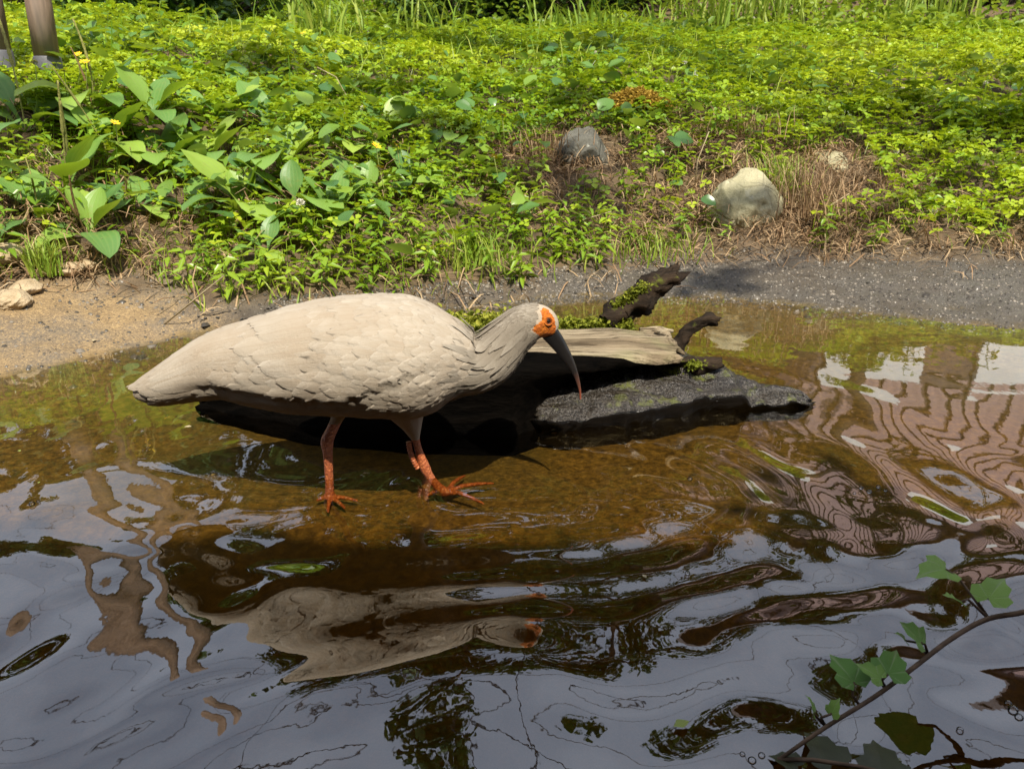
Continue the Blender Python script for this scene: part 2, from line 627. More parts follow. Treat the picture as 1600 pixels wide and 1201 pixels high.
def ripple(x, y):
    wx = x + 0.20 * fbm(x * 1.9, y * 1.9, 1, 3) + 0.03 * fbm(x * 8, y * 8, 2, 2)
    wy = y + 0.20 * fbm(x * 1.9 + 7, y * 1.9 + 3, 4, 3) + 0.03 * fbm(x * 8, y * 8, 5, 2)
    h = np.zeros_like(x)
    near = sstep(1.35, 0.85, y)
    for i, (cx, cy, lam, A, L, ph) in enumerate(((FOOT_R.x, FOOT_R.y, 0.105, 0.0025, 0.75, 0.3), (FOOT_L.x, FOOT_L.y, 0.085, 0.0011, 0.5, 1.2),
                                    (FOOT_R.x + .35, FOOT_R.y + .10, 0.20, 0.0030, 1.3, 2.2), (-1.3, 1.2, 0.15, 0.0014, 0.8, 0.2),
                                    (FOOT_L.x - 0.1, FOOT_L.y + .1, 0.045, 0.0003, 0.30, 0.0))):
        r = np.sqrt((wx - cx) ** 2 + (wy - cy) ** 2)
        mod = np.clip(0.45 + 1.5 * fbm(x * 2.3 + i * 5, y * 2.3, i, 2), 0, 1.3)
        h = h + A * mod * np.exp(-r / L) * np.cos(2 * math.pi * r / lam - ph) * sstep(0.0, 0.1, r)
    h = h + 0.0125 * near * fbm(wx * 3.0, wy * 3.2, 6, 2) + 0.0034 * near * fbm(wx * 8, wy * 10, 3, 2)
    h = h * (0.20 + 0.80 * near)
    h = h + 0.00022 * vn(x * 16, y * 44, 2) * sstep(1.2, 1.8, y) + 0.00035 * vn(wx * 7, wy * 18, 4)
    return h


xw = axis([(-30, -4, 2), (-4, -1.7, 0.05), (-1.7, 1.7, 0.0065), (1.7, 4, 0.05), (4, 30, 2)])
yw = axis([(-2.9, 0.2, 0.1), (0.2, 1.5, 0.0065), (1.5, 2.45, 0.011)])
wxx, wyy, wF = grid(xw, yw)
wz = ripple(wxx, wyy)
keep = (wyy < shore(wxx) + 0.12)
fk = keep[wF].any(1)
wF = wF[fk]
used = np.unique(wF)
rm = -np.ones(len(wxx), int)
rm[used] = np.arange(len(used))
water = fast_mesh('water', np.stack([wxx, wyy, wz], 1)[used], rm[wF], mat_water(), smooth=True,
                  vattr={'depth': np.maximum(-height(wxx, wyy), 0.0)[used]})
tag(water, kind='structure')


# ------------------------------------------------------------------ vegetation templates
def leaf_q(L, W, cx=0, cy=0, ang=0.0, fold=0.15, base=0.0, tip=0.0):
    """two-quad folded leaf from (base) outwards along ang, in the XY plane"""
    P = [(0, base, 0), (-W * .5, base + L * .45, fold * W), (-W * .33, base + L * .82, fold * W * .7), (0, base + L, tip),
         (W * .33, base + L * .82, fold * W * .7), (W * .5, base + L * .45, fold * W)]
    ca, sa = math.cos(ang), math.sin(ang)
    V = [(cx + x * ca - y * sa, cy + x * sa + y * ca, z) for x, y, z in P]
    return V, [(0, 3, 2, 1), (0, 5, 4, 3)]


def lance_q(L, W, ang, droop=0.2):
    P = [(0, 0, 0), (-W * .5, L * .35, .12 * W), (-W * .3, L * .7, -droop * L * .3), (0, L, -droop * L),
         (W * .3, L * .7, -droop * L * .3), (W * .5, L * .35, .12 * W)]
    ca, sa = math.cos(ang), math.sin(ang)
    return [(x * ca - y * sa, x * sa + y * ca, z) for x, y, z in P], [(0, 3, 2, 1), (0, 5, 4, 3)]


def cat(parts):
    V, F = [], []
    for v, f in parts:
        b = len(V)
        V += list(v)
        F += [tuple(i + b for i in q) for q in f]
    return np.array(V, float), np.array(F, int)


T_CLOVER = cat([leaf_q(1.0, 0.95, ang=a, base=0.05, tip=-0.1) for a in (0, 2.1, 4.19)] +
               [([(-.03, 0, 0), (.03, 0, 0), (.03, .2, -2.2), (-.03, .2, -2.2)], [(0, 1, 2, 3)])])
parts = []
for i in range(8):
    v, f = lance_q(0.42 if i < 6 else .3, 0.14, i * 2.4, 0.25)
    z = 0.25 + 0.10 * i
    parts.append(([(a, b, c + z) for a, b, c in v], f))
parts.append(([(-.012, 0, 0), (.012, 0, 0), (.008, 0, 1), (-.008, 0, 1)], [(0, 1, 2, 3)]))
T_SPRIG = cat(parts)
T_BLADE = (np.array([(-.03, 0, 0), (.03, 0, 0), (-.028, .08, .45), (.028, .08, .45), (-.018, .3, .8), (.018, .3, .8), (-.002, .62, .95), (.002, .62, .95)]),
           np.array([(0, 1, 3, 2), (2, 3, 5, 4), (4, 5, 7, 6)]))
T_STRAW = (np.array([(-.012, 0, 0), (.012, 0, 0), (-.012, .35, .3), (.012, .35, .3), (-.010, .75, .34), (.010, .75, .34), (-.004, 1.1, .1), (.004, 1.1, .1)]),
           np.array([(0, 1, 3, 2), (2, 3, 5, 4), (4, 5, 7, 6)]))
T_LEAF = cat([leaf_q(1.0, 0.62, ang=0, tip=-.15, fold=.2)])
_v, _f = [], []
for _j, (_t, _w) in enumerate(((0, .03), (.12, .5), (.3, .74), (.5, .76), (.7, .6), (.87, .34), (1.0, .02))):
    for _i in (-1, -.5, 0, .5, 1):
        _v.append((_i * _w * .5, _t, .12 * abs(_i) * _w - .30 * (_t - .25) ** 2 + .03 * math.sin(_t * 14 + _i * 3) * abs(_i)))
for _j in range(6):
    for _i in range(4):
        _a = _j * 5 + _i
        _f.append((_a, _a + 1, _a + 6, _a + 5))
T_BROAD = (np.array(_v), np.array(_f))


def rots(n, tmin, tmax, rng=RNG):
    """random yaw, then tilt of the leaf normal away from vertical"""
    yaw = rng.rand(n) * 2 * np.pi
    az = rng.rand(n) * 2 * np.pi
    t = tmin + (tmax - tmin) * rng.rand(n)
    c, s = np.cos(yaw), np.sin(yaw)
    Z = np.zeros(n)
    O = np.ones(n)
    Rz = np.stack([np.stack([c, -s, Z], -1), np.stack([s, c, Z], -1), np.stack([Z, Z, O], -1)], 1)
    kx, ky = np.cos(az), np.sin(az)
    ct, st = np.cos(t), np.sin(t)
    Rt = np.stack([np.stack([ct + kx * kx * (1 - ct), kx * ky * (1 - ct), ky * st], -1),
                   np.stack([kx * ky * (1 - ct), ct + ky * ky * (1 - ct), -kx * st], -1),
                   np.stack([-ky * st, kx * st, ct], -1)], 1)
    return Rt @ Rz


def scatter(T, P, Rm, S, rnd):
    tv, tf = T
    S = np.asarray(S)
    if S.ndim == 1:
        S = np.repeat(S[:, None], 3, 1)
    loc = tv[None, :, :] * S[:, None, :]
    V = np.einsum('nij,nkj->nki', Rm, loc) + P[:, None, :]
    F = tf[None] + (np.arange(len(P)) * len(tv))[:, None, None]
    return V.reshape(-1, 3), F.reshape(-1, tf.shape[1]), np.repeat(rnd, len(tf))


def merge(sets):
    Vs, Fs, Rs, b = [], [], [], 0
    for V, F, r in sets:
        Vs.append(V)
        Fs.append(F + b)
        Rs.append(r)
        b += len(V)
    return np.concatenate(Vs), np.concatenate(Fs), np.concatenate(Rs)


def dead_mask(x, y):
    """bare, straw covered patches of the bank"""
    d = np.zeros_like(x)
    for cx, cy, rx, ry, a in ((0.95, 2.72, .42, .26, 1.0), (0.80, 3.02, .30, .20, .9), (0.12, 2.83, .22, .20, .8), (0.28, 2.52, .28, .10, .75),
                              (-1.15, 2.05, .22, .13, .9), (-0.95, 2.28, .25, .09, .7), (-1.6, 2.0, .4, .25, .8), (1.25, 2.96, .18, .16, .9), (-0.35, 2.2, .1, .06, .6),
                              (0.36, 3.28, .20, .12, .7), (1.4, 2.5, .6, .07, .6), (-0.6, 2.5, .2, .1, .4)):
        d = np.maximum(d, a * np.exp(-((x - cx) / rx) ** 2 - ((y - cy) / ry) ** 2))
    return np.clip(d + 0.5 * fbm(x * 6, y * 6, 7, 3) * (d > 0.08), 0, 1)


ROCKS = [  # px, py (centre of base), D, size (m), squash, kind, seed
    (1165, 352, 2.66, 0.275, 0.90, 'rock_tan'), (908, 272, 2.95, 0.27, 0.74, 'rock_grey'), (1292, 300, 2.98, 0.17, 1.15, 'rock_tan')]


def rock_free(x, y):
    k = np.ones_like(x)
    for px, py, D, s, q, m in ROCKS:
        X = pix(px, py, D).x
        k = k * (1 - np.exp(-((x - X) / (s * .55)) ** 4 - ((y - D + .14) / (s * 1.0)) ** 4))
    return k


def cand(n, y0, y1, margin=0.7, rng=RNG):
    y = np.sqrt(rng.rand(n) * (y1 ** 2 - y0 ** 2) + y0 ** 2)
    x = (rng.rand(n) * 2 - 1) * (0.70 * y + margin)
    return x, y


def with_z(x, y, h=0.0):
    return np.stack([x, y, height(x, y) + h], 1)


# clover carpet ------------------------------------------------------
sets = []
n = 15000
x, y = cand(n, 1.85, 3.6)
s = y - vedge(x)
dm = dead_mask(x, y)
rightness = sstep(0.2, 1.1, x)
p = sstep(0.02, 0.25, s) * (1 - 0.93 * dm) * rock_free(x, y) * (1 - .5 * sstep(-.35, -.8, x) * sstep(2.8, 2.5, y)) * (0.28 + 0.72 * np.maximum(rightness, sstep(0.6, 1.0, s)))
k = RNG.rand(n) < p
x, y = x[k], y[k]
hh = 0.03 + 0.06 * np.clip(fbm(x * 5, y * 5, 2, 3) + .5, 0, 1) + 0.03 * RNG.rand(len(x))
sets.append(scatter(T_CLOVER, with_z(x, y, hh), rots(len(x), 0.0, 0.75), 0.016 + 0.010 * RNG.rand(len(x)),
                    np.clip(0.5 + 0.5 * fbm(x * 2, y * 2, 1, 2) + 0.35 * (RNG.rand(len(x)) - .5) + .12 * rightness[k], 0, 1)))
n = 46000
x, y = cand(n, 3.4, 8.2, 1.0)
k = RNG.rand(n) < 0.95 * (1 - 0.55 * sstep(.15, .4, fbm(x * 1.3, y * 1.3, 4, 3)))
x, y = x[k], y[k]
hh = 0.03 + 0.10 * np.clip(fbm(x * 3, y * 3, 2, 3) + .5, 0, 1) + 0.04 * RNG.rand(len(x))
sets.append(scatter(T_CLOVER, with_z(x, y, hh), rots(len(x), 0.0, 0.8), 0.019 + 0.013 * RNG.rand(len(x)),
                    np.clip(0.55 + 0.7 * fbm(x * .9, y * .9, 1, 3) + 0.4 * (RNG.rand(len(x)) - .5), 0, 1)))
V, F, r = merge(sets)
o = fast_mesh('clover_carpet', V, F, M['clover'], smooth=True, fattr={'rnd': r})
tag(o, 'bright green three-leaved clover carpet covering the whole bank', 'clover', kind='stuff')

# leafy sprigs on the steep bank ---------------------------------------
n = 5200
x, y = cand(n, 1.85, 3.5)
s = y - vedge(x)
dm = dead_mask(x, y)
p = sstep(-0.01, 0.1, s) * (1 - .8 * dm) * rock_free(x, y) * (1.0 - .72 * sstep(0.9, 1.3, x)) * (1 - .6 * sstep(.7, 1.1, s)) * (0.35 + .65 * sstep(-1.1, -.6, x)) * (0.3 + 1.2 * np.clip(fbm(x * 3.4, y * 3.4, 5, 2) + .5, 0, 1))
k = RNG.rand(n) < p
x, y = x[k], y[k]
sc = 0.055 + 0.07 * RNG.rand(len(x))
V, F, r = scatter(T_SPRIG, with_z(x, y, -0.005), rots(len(x), 0.0, 0.55), sc,
                  np.clip(0.45 + 0.5 * fbm(x * 3, y * 3, 3, 2) + 0.5 * (RNG.rand(len(x)) - .5), 0, 1))
n = 1500
x, y = cand(n, 3.2, 6.5, .8)
k = RNG.rand(n) < sstep(-.05, .2, fbm(x * 1.1, y * 1.1, 7, 3))
x, y = x[k], y[k]
V, F, r = merge([(V, F, r), scatter(T_SPRIG, with_z(x, y, 0), rots(len(x), 0, .4), .13 + .12 * RNG.rand(len(x)), np.clip(.1 + .75 * RNG.rand(len(x)), 0, 1))])
o = fast_mesh('leafy_herbs', V, F, M['herb'], smooth=True, fattr={'rnd': r})
tag(o, 'leafy green herbs with narrow pointed leaves on the steep bank above the log', 'herbs', kind='stuff')

# grass ------------------------------------------------------------------
sets = []
n = 13000
x, y = cand(n, 1.7, 3.6)
s = y - vedge(x)
p = sstep(-0.03, 0.05, s) * (1 - .35 * dead_mask(x, y)) * rock_free(x, y) * (0.14 + .86 * np.maximum(np.exp(-(s / .16) ** 2) * sstep(.9, .3, x), sstep(-.55, -1.0, x) * sstep(1.0, .5, s)))
k = RNG.rand(n) < p
x, y = x[k], y[k]
hg = (0.03 + 0.055 * RNG.rand(len(x)))
S = np.stack([hg * 0 + 0.05 + .035 * RNG.rand(len(x)), hg * 1.1, hg], 1)
sets.append(scatter(T_BLADE, with_z(x, y, -0.004), rots(len(x), 0.0, 0.5), S, np.clip(.3 + .7 * RNG.rand(len(x)), 0, 1)))
n = 6000
x, y = cand(n, 3.4, 8.4, 1.0)
k = RNG.rand(n) < sstep(-.05, .25, fbm(x * .8, y * .8, 6, 3))
x, y = x[k], y[k]
hg = 0.10 + 0.12 * RNG.rand(len(x))
S = np.stack([hg * 0 + 0.10, hg, hg], 1)
sets.append(scatter(T_BLADE, with_z(x, y, 0), rots(len(x), 0.0, 0.45), S, np.clip(.4 + .6 * RNG.rand(len(x)), 0, 1)))
V, F, r = merge(sets)
o = fast_mesh('grass', V, F, M['grass'], smooth=True, fattr={'rnd': r})
tag(o, 'thin green grass blades among the bank plants', 'grass', kind='stuff')

# dead straw -------------------------------------------------------------------
n = 62000
x, y = cand(n, 1.75, 3.5)
s = y - vedge(x)
p = np.maximum(sstep(-0.03, 0.03, s) * np.clip(dead_mask(x, y) * 1.25 + .12, 0, 1), .05 * sstep(-.22, 0, s))
k = RNG.rand(n) < p
x, y = x[k], y[k]
S = (0.04 + 0.075 * RNG.rand(len(x)))
S = np.stack([0.09 + .08 * RNG.rand(len(x)), S, S * (.35 + .9 * RNG.rand(len(x)))], 1)
V, F, r = scatter(T_STRAW, with_z(x, y, 0.0), rots(len(x), 0.0, 0.7), S, RNG.rand(len(x)))
o = fast_mesh('dead_grass', V, F, M['dry'], smooth=True, fattr={'rnd': r})
tag(o, 'tangled brown dead grass around the stones on the bank', 'dead grass', kind='stuff')

# broad soft leaves mixed into the left and middle of the bank
n = 5200
x, y = cand(n, 2.0, 5.6)
s_ = y - vedge(x)
p = sstep(.05, .3, s_) * (1 - .85 * dead_mask(x, y)) * rock_free(x, y) * (1 - .8 * sstep(.1, .9, x)) * np.clip(.2 + 1.6 * (fbm(x * 2.2, y * 2.2, 3, 2) + .25), 0, 1)
k = RNG.rand(n) < p
x, y = x[k], y[k]
V, F, r = scatter(T_BROAD, with_z(x, y, .05 + .08 * RNG.rand(len(x))), rots(len(x), .05, .9), np.stack([.045 + .04 * RNG.rand(len(x))] * 2 + [.05 + 0 * x], 1), RNG.rand(len(x)))
o = fast_mesh('broad_leaf_cover', V, F, M['broad'], smooth=True, fattr={'rnd': r})
tag(o, 'soft broad green leaves mixed into the left part of the bank', 'leaves', kind='stuff')

# gravel on the shore -----------------------------------------------------
T_PEB = (np.array([(-.5, -.4, 0), (.5, -.4, 0), (.45, .5, 0), (-.5, .4, 0), (-.3, -.25, .4), (.32, -.2, .45), (.25, .3, .4), (-.3, .25, .35)]),
         np.array([(4, 5, 6, 7), (0, 1, 5, 4), (1, 2, 6, 5), (2, 3, 7, 6), (3, 0, 4, 7)]))
sets = []
n = 26000
x = RNG.rand(n) * 4.4 - 2.2
y = shore(x) - .08 + (vedge(x) - shore(x) + .14) * RNG.rand(n)
k = (x > -.6) | (RNG.rand(n) < .25)
x, y = x[k], y[k]
sets.append(scatter(T_PEB, with_z(x, y, -.0008), rots(len(x), 0, .5), .003 + .007 * RNG.rand(len(x)) ** 3, RNG.rand(len(x))))
n = 420
x = RNG.rand(n) * 4.4 - 2.2
y = shore(x) - .25 + (vedge(x) - shore(x) + .28) * RNG.rand(n)
sets.append(scatter(T_PEB, with_z(x, y, -.002), rots(n, 0, .4), .007 + .016 * RNG.rand(n) ** 3, RNG.rand(n)))
V, F, r = merge(sets)
t = NT('wet_gravel')
c = t.ramp(t.attr('rnd'), [(0, (0.04, 0.034, 0.027)), (.6, (0.10, 0.088, 0.07)), (1, (0.24, 0.205, 0.16))])
M['gravel'] = t.done(t.pbr(c, 0.34, 0.4).outputs[0])
o = fast_mesh('gravel', V, F, M['gravel'], fattr={'rnd': r})
tag(o, 'fine dark wet gravel along the muddy shore', 'gravel', kind='stuff')

# far hillside cover -----------------------------------------------------------------
n = 52000
x, y = cand(n, 7.0, 14, 3.5)
hh = 0.05 + 0.35 * np.clip(fbm(x * 1.1, y * 1.1, 2, 3) + .3, 0, 1) * RNG.rand(n)
V, F, r = scatter(T_LEAF, with_z(x, y, hh), rots(n, 0.1, 1.1), 0.05 + 0.06 * RNG.rand(n),
                  np.clip(.5 + .8 * fbm(x * .6, y * .6, 1, 3) + .4 * (RNG.rand(n) - .5), 0, 1))
o = fast_mesh('hillside_undergrowth', V, F, M['shrub_light'], smooth=True, fattr={'rnd': r})
tag(o, 'dense light green undergrowth on the slope behind the clover', 'undergrowth', kind='stuff')


# ------------------------------------------------------------------ stones
def make_rock(name, size, squash, mat, seed, rough=0.16, cuts=7):
    bm = bmesh.new()
    bmesh.ops.create_icosphere(bm, subdivisions=5, radius=1.0)
    rng = random.Random(seed)
    planes = []
    for i in range(cuts):
        nrm = Vector((rng.uniform(-1, 1), rng.uniform(-1, 1), rng.uniform(-.5, 1))).normalized()
        planes.append((nrm, rng.uniform(.72, .92)))
    co = np.array([v.co for v in bm.verts])
    nz = fbm(co[:, 0] * 1.7 + seed, co[:, 1] * 1.7 + co[:, 2] * 1.3, seed % 5, 4)
    n2 = fbm(co[:, 0] * 5 + seed, co[:, 1] * 5 + co[:, 2] * 4.1, (seed + 2) % 5, 3)
    for v, a, b in zip(bm.verts, nz, n2):
        p = v.co.copy()
        p *= 1 + rough * a * 1.4 + 0.06 * b - 0.05 * max(0, .12 - abs(b)) / .12
        for nrm, d in planes:
            e = p.dot(nrm) - d
            if e > 0:
                p -= nrm * e * 0.85
        v.co = Vector((p.x * size / 2, p.y * size / 2 * .85, p.z * size / 2 * squash))
    me = bpy.data.meshes.new(name)
    bm.to_mesh(me)
    bm.free()
    me.materials.append(mat)
    me.polygons.foreach_set('use_smooth', np.ones(len(me.polygons), dtype=bool))
    o = bpy.data.objects.new(name, me)
    col.objects.link(o)
    return o


RL = ['round tan boulder with cracked face at the foot of the bank', 'grey mossy boulder half buried in the bank', 'tan stone mostly hidden behind brown dead grass']
for i, (px, py, D, s, q, m) in enumerate(ROCKS):
    o = make_rock('boulder', s, q, M[m], 3 + i * 4, .20, 6)
    P = pix(px, py - 27, D)
    o.location = P
    o.rotation_euler = (0.1, 0.15 * (i - 1), 0.6 + i)
    tag(o, RL[i], 'boulder', 'boulders on the bank')
small = [(12, 440, .15, 'flat sandy stone resting at the corner of the apron, largest of its row'), (40, 452, .11, 'sandy stone lying second in the row beside the apron'),
         (18, 462, .13, 'low sandy stone lying on the apron edge'), (110, 436, .10, 'small sandy stone by the grass tuft'), (140, 430, .07, 'little pale stone between apron and grass')]
for i, (px, py, s, lb) in enumerate(small):
    s *= .75
    P = pixz(px, py, 0.09)
    o = make_rock('stone', s, .5, M['rock_gold'], 20 + i, cuts=4)
    o.location = (P.x, P.y, hz(P.x, P.y) + .008)
    o.rotation_euler = (0, 0, i * 1.3)
    tag(o, lb, 'stone', 'sandy stones by the apron')


# ------------------------------------------------------------------ wooden poles
def mat_pole():
    t = NT('weathered_pole')
    v = t.coord((1, 1, 0.08))
    g = t.noise(60, 6, 0.65, v)
    b = t.noise(9, 3, 0.5, v)
    c = t.ramp(g, [(0.3, (0.13, 0.085, 0.055)), (0.68, (0.34, 0.235, 0.165))])
    c = t.mix(t.ramp(b, [(0.5, (0, 0, 0)), (0.7, (0.6, 0.6, 0.6))]), c, (0.25, 0.22, 0.2))
    return t.done(t.pbr(c, 0.8, 0.25, t.bump(g, 0.6, 0.006)).outputs[0])


M['pole'] = mat_pole()
M['sleeve'] = mat_plain('grey_sleeve', (0.07, 0.07, 0.075), (0.12, 0.12, 0.13), 20, 0.5, 0.4)
for px, D, rad, tilt, lb in ((88, 2.95, 0.041, (0.006, 0), 'weathered wooden pole with grey sleeve, carved with a dark split'), (13, 2.9, 0.045, (-.004, .01), 'weathered wooden pole standing behind dark broad leaves')):
    P = pix(px, 165, D)
    z0 = hz(P.x, D) - .05
    root = empty('aviary_pole', (P.x, D, z0))
    mb = MB()
    n = 9
    pts = [Vector((tilt[0] * i * .5 + .003 * math.sin(i * 1.7), tilt[1] * i * .5, 0.16 + i * 0.17)) for i in range(n)]
    mb.tube(pts, [rad * (1 - .004 * i + .03 * math.sin(i * 2.3)) for i in range(n)], 20)
    mb.build('shaft', M['pole'], root)
    mb = MB()
    mb.tube([(0, 0, -.05), (0, 0, .16), (0, 0, .165)], [rad * 1.10, rad * 1.10, rad * 1.02], 20)
    mb.build('sleeve', M['sleeve'], root)
    mb = MB()
    mb.tube([(rad * -.35, -rad * .93, .43), (rad * -.28, -rad * .985, .50), (rad * -.15, -rad * 1.0, .57)], [.003, .006, .002], 6)
    mb.build('knot', M['twig'], root)
    tag(root, lb, 'pole', 'poles of the aviary frame')


# ------------------------------------------------------------------ plantains
def leaf_mesh(name, L, W, pet, arch, cup, mat, wav=0.0, seed=0, nx=6, ny=10):
    """ovate leaf along +Y with petiole; fu runs across the blade"""
    rng = random.Random(seed)
    V, F, fu = [], [], []
    ph = rng.uniform(0, 6)
    for j in range(ny + 1):
        t = j / ny
        tot = pet + L
        d = t * tot
        if d < pet:
            w = 0.006 + .012 * (d / max(pet, 1e-6)) ** 4
        else:
            q = (d - pet) / L
            w = max(W * 1.12 * (math.sin(math.pi * min(1, q ** 0.78)) ** 0.62), 0.010 * (1 - q) + .001)
        ang = arch[0] + (arch[1] - arch[0]) * t
        # integrate curve
        if j == 0:
            yy, zz = 0.0, 0.0
        else:
            yy += math.cos(ang) * tot / ny
            zz += math.sin(ang) * tot / ny
        for i in range(nx + 1):
            u = i / nx * 2 - 1
            x = u * w / 2
            z = cup * abs(u) ** 1.5 * w + wav * w * math.sin(t * 9 + ph + u * 2) * abs(u)
            V.append((x, yy - math.sin(ang) * z, zz + math.cos(ang) * z))
            fu.append(i / nx)
    for j in range(ny):
        for i in range(nx):
            a = j * (nx + 1) + i
            F.append((a, a + 1, a + nx + 2, a + nx + 1))
    me = bpy.data.meshes.new(name)
    me.from_pydata(V, [], F)
    at = me.attributes.new('fu', 'FLOAT', 'POINT')
    at.data.foreach_set('value', np.array(fu, dtype=np.float32))
    me.materials.append(mat)
    me.polygons.foreach_set('use_smooth', np.ones(len(F), dtype=bool))
    me.update()
    return me


PL = [leaf_mesh('leaf', 0.11, 0.062, 0.055, (1.25, 0.55), .07, M['plantain'], .06, 1),
      leaf_mesh('leaf', 0.10, 0.066, 0.05, (1.05, 0.2), .06, M['plantain'], .08, 2),
      leaf_mesh('leaf', 0.12, 0.060, 0.04, (1.0, 0.45), .09, M['plantain'], .08, 3),
      leaf_mesh('leaf', 0.09, 0.055, 0.05, (0.75, -.1), .05, M['plantain'], .05, 4),
      leaf_mesh('leaf', 0.11, 0.064, 0.05, (0.95, -.75), .06, M['plantain'], .07, 6),
      leaf_mesh('leaf', 0.12, 0.068, 0.045, (0.8, -.65), .08, M['plantain'], .09, 7),
      leaf_mesh('leaf', 0.08, 0.050, 0.045, (1.35, 0.9), .10, M['plantain'], .05, 5)]


def spike_mesh(name, H, hs, mat, bend):
    mb = MB()
    pts, rad = [], []
    n = 26
    for i in range(n + 1):
        t = i / n
        pts.append((bend * t * t * H, 0, t * H))
        if t < 1 - hs:
            rad.append(.0018)
        else:
            q = (t - (1 - hs)) / hs
            rad.append((.0038 + .0012 * (i % 2)) * (1 - .55 * q))
    mb.tube(pts, rad, 7)
    o = mb.build(name, mat)
    me = o.data
    bpy.data.objects.remove(o)
    return me


SPK = [spike_mesh('flower_spike', .22, .5, M['spike'], .35), spike_mesh('flower_spike', .19, .6, M['spike_brown'], .2), spike_mesh('flower_spike', .26, .45, M['spike'], -.1)]

plants = [  # px, py, scale, nleaf, nspike, label
    (105, 300, 1.10, 9, 2, 'large broad-leaved plantain with two leaning seed spikes near the apron'),
    (140, 372, 0.85, 8, 2, 'low plantain rooted above the sandy apron with an upright spike'),
    (215, 325, 0.75, 6, 0, 'small plantain beside a yellowed leaf'),
    (260, 255, 0.90, 7, 0, 'bluish broad-leaved plantain growing in a row with others'),
    (325, 262, 0.95, 8, 0, None), (380, 330, 1.0, 9, 0, 'bright pointed-leaf plantain with a torn upper leaf'),
    (460, 325, 1.1, 8, 0, 'plantain with long upright pale leaves at the right of the group'),
    (520, 345, 0.95, 6, 0, 'plantain with one big folded leaf by the yellow flowers'),
    (300, 335, 0.7, 6, 0, None), (170, 235, 0.95, 7, 1, None), (235, 195, 1.0, 7, 0, None), (40, 205, 1.25, 8, 1, 'dark broad-leaved plant at the foot of the poles'),
    (330, 190, 1.0, 7, 0, None), (420, 210, 1.0, 7, 0, None), (490, 175, 1.05, 7, 0, None), (370, 155, 1.0, 6, 0, None), (560, 240, .9, 6, 0, None),
    (145, 170, 1.15, 7, 2, 'broad-leaved plant with brown spikes in front of the wooden pole'), (610, 215, .9, 6, 0, None), (640, 290, .8, 6, 0, None), (575, 310, .8, 6, 0, None),
    (445, 265, .9, 7, 0, None), (60, 345, .8, 6, 1, None), (700, 195, .9, 6, 0, None), (415, 395, .6, 5, 0, 'small plantain low on the bank above the tail of the ibis')]


def ground_hit(px, py):
    """march the viewing ray down to the terrain"""
    tx, ty = (px - 800) / FPX, (600 - py) / FPX
    d = CF + CU * ty + Vector((tx, 0, 0))
    ts = np.linspace(1.2, 12, 1600)
    X, Y, Z = CAM.x + d.x * ts, CAM.y + d.y * ts, CAM.z + d.z * ts
    H = height(X, Y)
    i = np.argmax(Z < H)
    if i == 0:
        i = -1
    return Vector((X[i], Y[i], H[i]))


rp = random.Random(5)
for k, (px, py, sc, nl, ns, lb) in enumerate(plants):
    P = ground_hit(px, py)
    root = empty('plantain', (P.x, P.y, P.z - .008), 0)
    a0 = rp.uniform(0, 6)
    for i in range(nl):
        a = a0 + i * 2.4 + rp.uniform(-.4, .4)
        li = rp.choice((4, 5, 3)) if math.cos(a) < -.15 else rp.choice((0, 1, 2, 3, 6))
        inst('leaf', PL[li], root, (0.006 * math.cos(a), .006 * math.sin(a), 0), (rp.uniform(-.2, .2), rp.uniform(-.2, .2), a), 1.42 * sc * rp.uniform(.75, 1.1))
    for i in range(ns):
        inst('flower_spike', SPK[rp.randrange(3)], root, (0, 0, 0), (rp.uniform(-.4, .4), rp.uniform(-.35, .35), rp.uniform(0, 6)), sc * rp.uniform(.85, 1.15))
    tag(root, lb or 'broad-leaved green plantain growing among clover on the left bank', 'plantain', 'plantains on the left bank')


# ------------------------------------------------------------------ flowers
def petal_disc(name, r, n, mat, cone=.2):
    mb = MB()
    for i in range(n):
        a = 2 * math.pi * i / n
        ca, sa = math.cos(a), math.sin(a)
        P = [(0, 0, 0), (r * .6, r * .22, cone * r * .6), (r, r * .1, cone * r), (r, -r * .1, cone * r), (r * .6, -r * .22, cone * r * .6)]
        mb.add([(x * ca - y * sa, x * sa + y * ca, z + .0015 * (i % 2)) for x, y, z in P], [(0, 4, 3, 2, 1)])
    o = mb.build(name, mat, smooth=False)
    me = o.data
    bpy.data.objects.remove(o)
    return me


def puff(name, r, n, mat, seed):
    rr = random.Random(seed)
    mb = MB()
    for i in range(n):
        z = 1 - 1.6 * (i + .5) / n
        q = math.sqrt(max(0, 1 - z * z))
        a = i * 2.4
        d = Vector((q * math.cos(a), q * math.sin(a), z))
        s = d.orthogonal().normalized()
        u = d.cross(s)
        b = d * r * .35
        e = d * r * rr.uniform(.85, 1.1) + Vector((0, 0, .15 * r))
        w = r * .22
        mb.add([b, e * .8 + s * w, e, e * .8 - s * w], [(0, 1, 2, 3)])
        mb.add([b, e * .8 + u * w, e, e * .8 - u * w], [(0, 1, 2, 3)])
    o = mb.build(name, mat, smooth=False)
    me = o.data
    bpy.data.objects.remove(o)
    return me


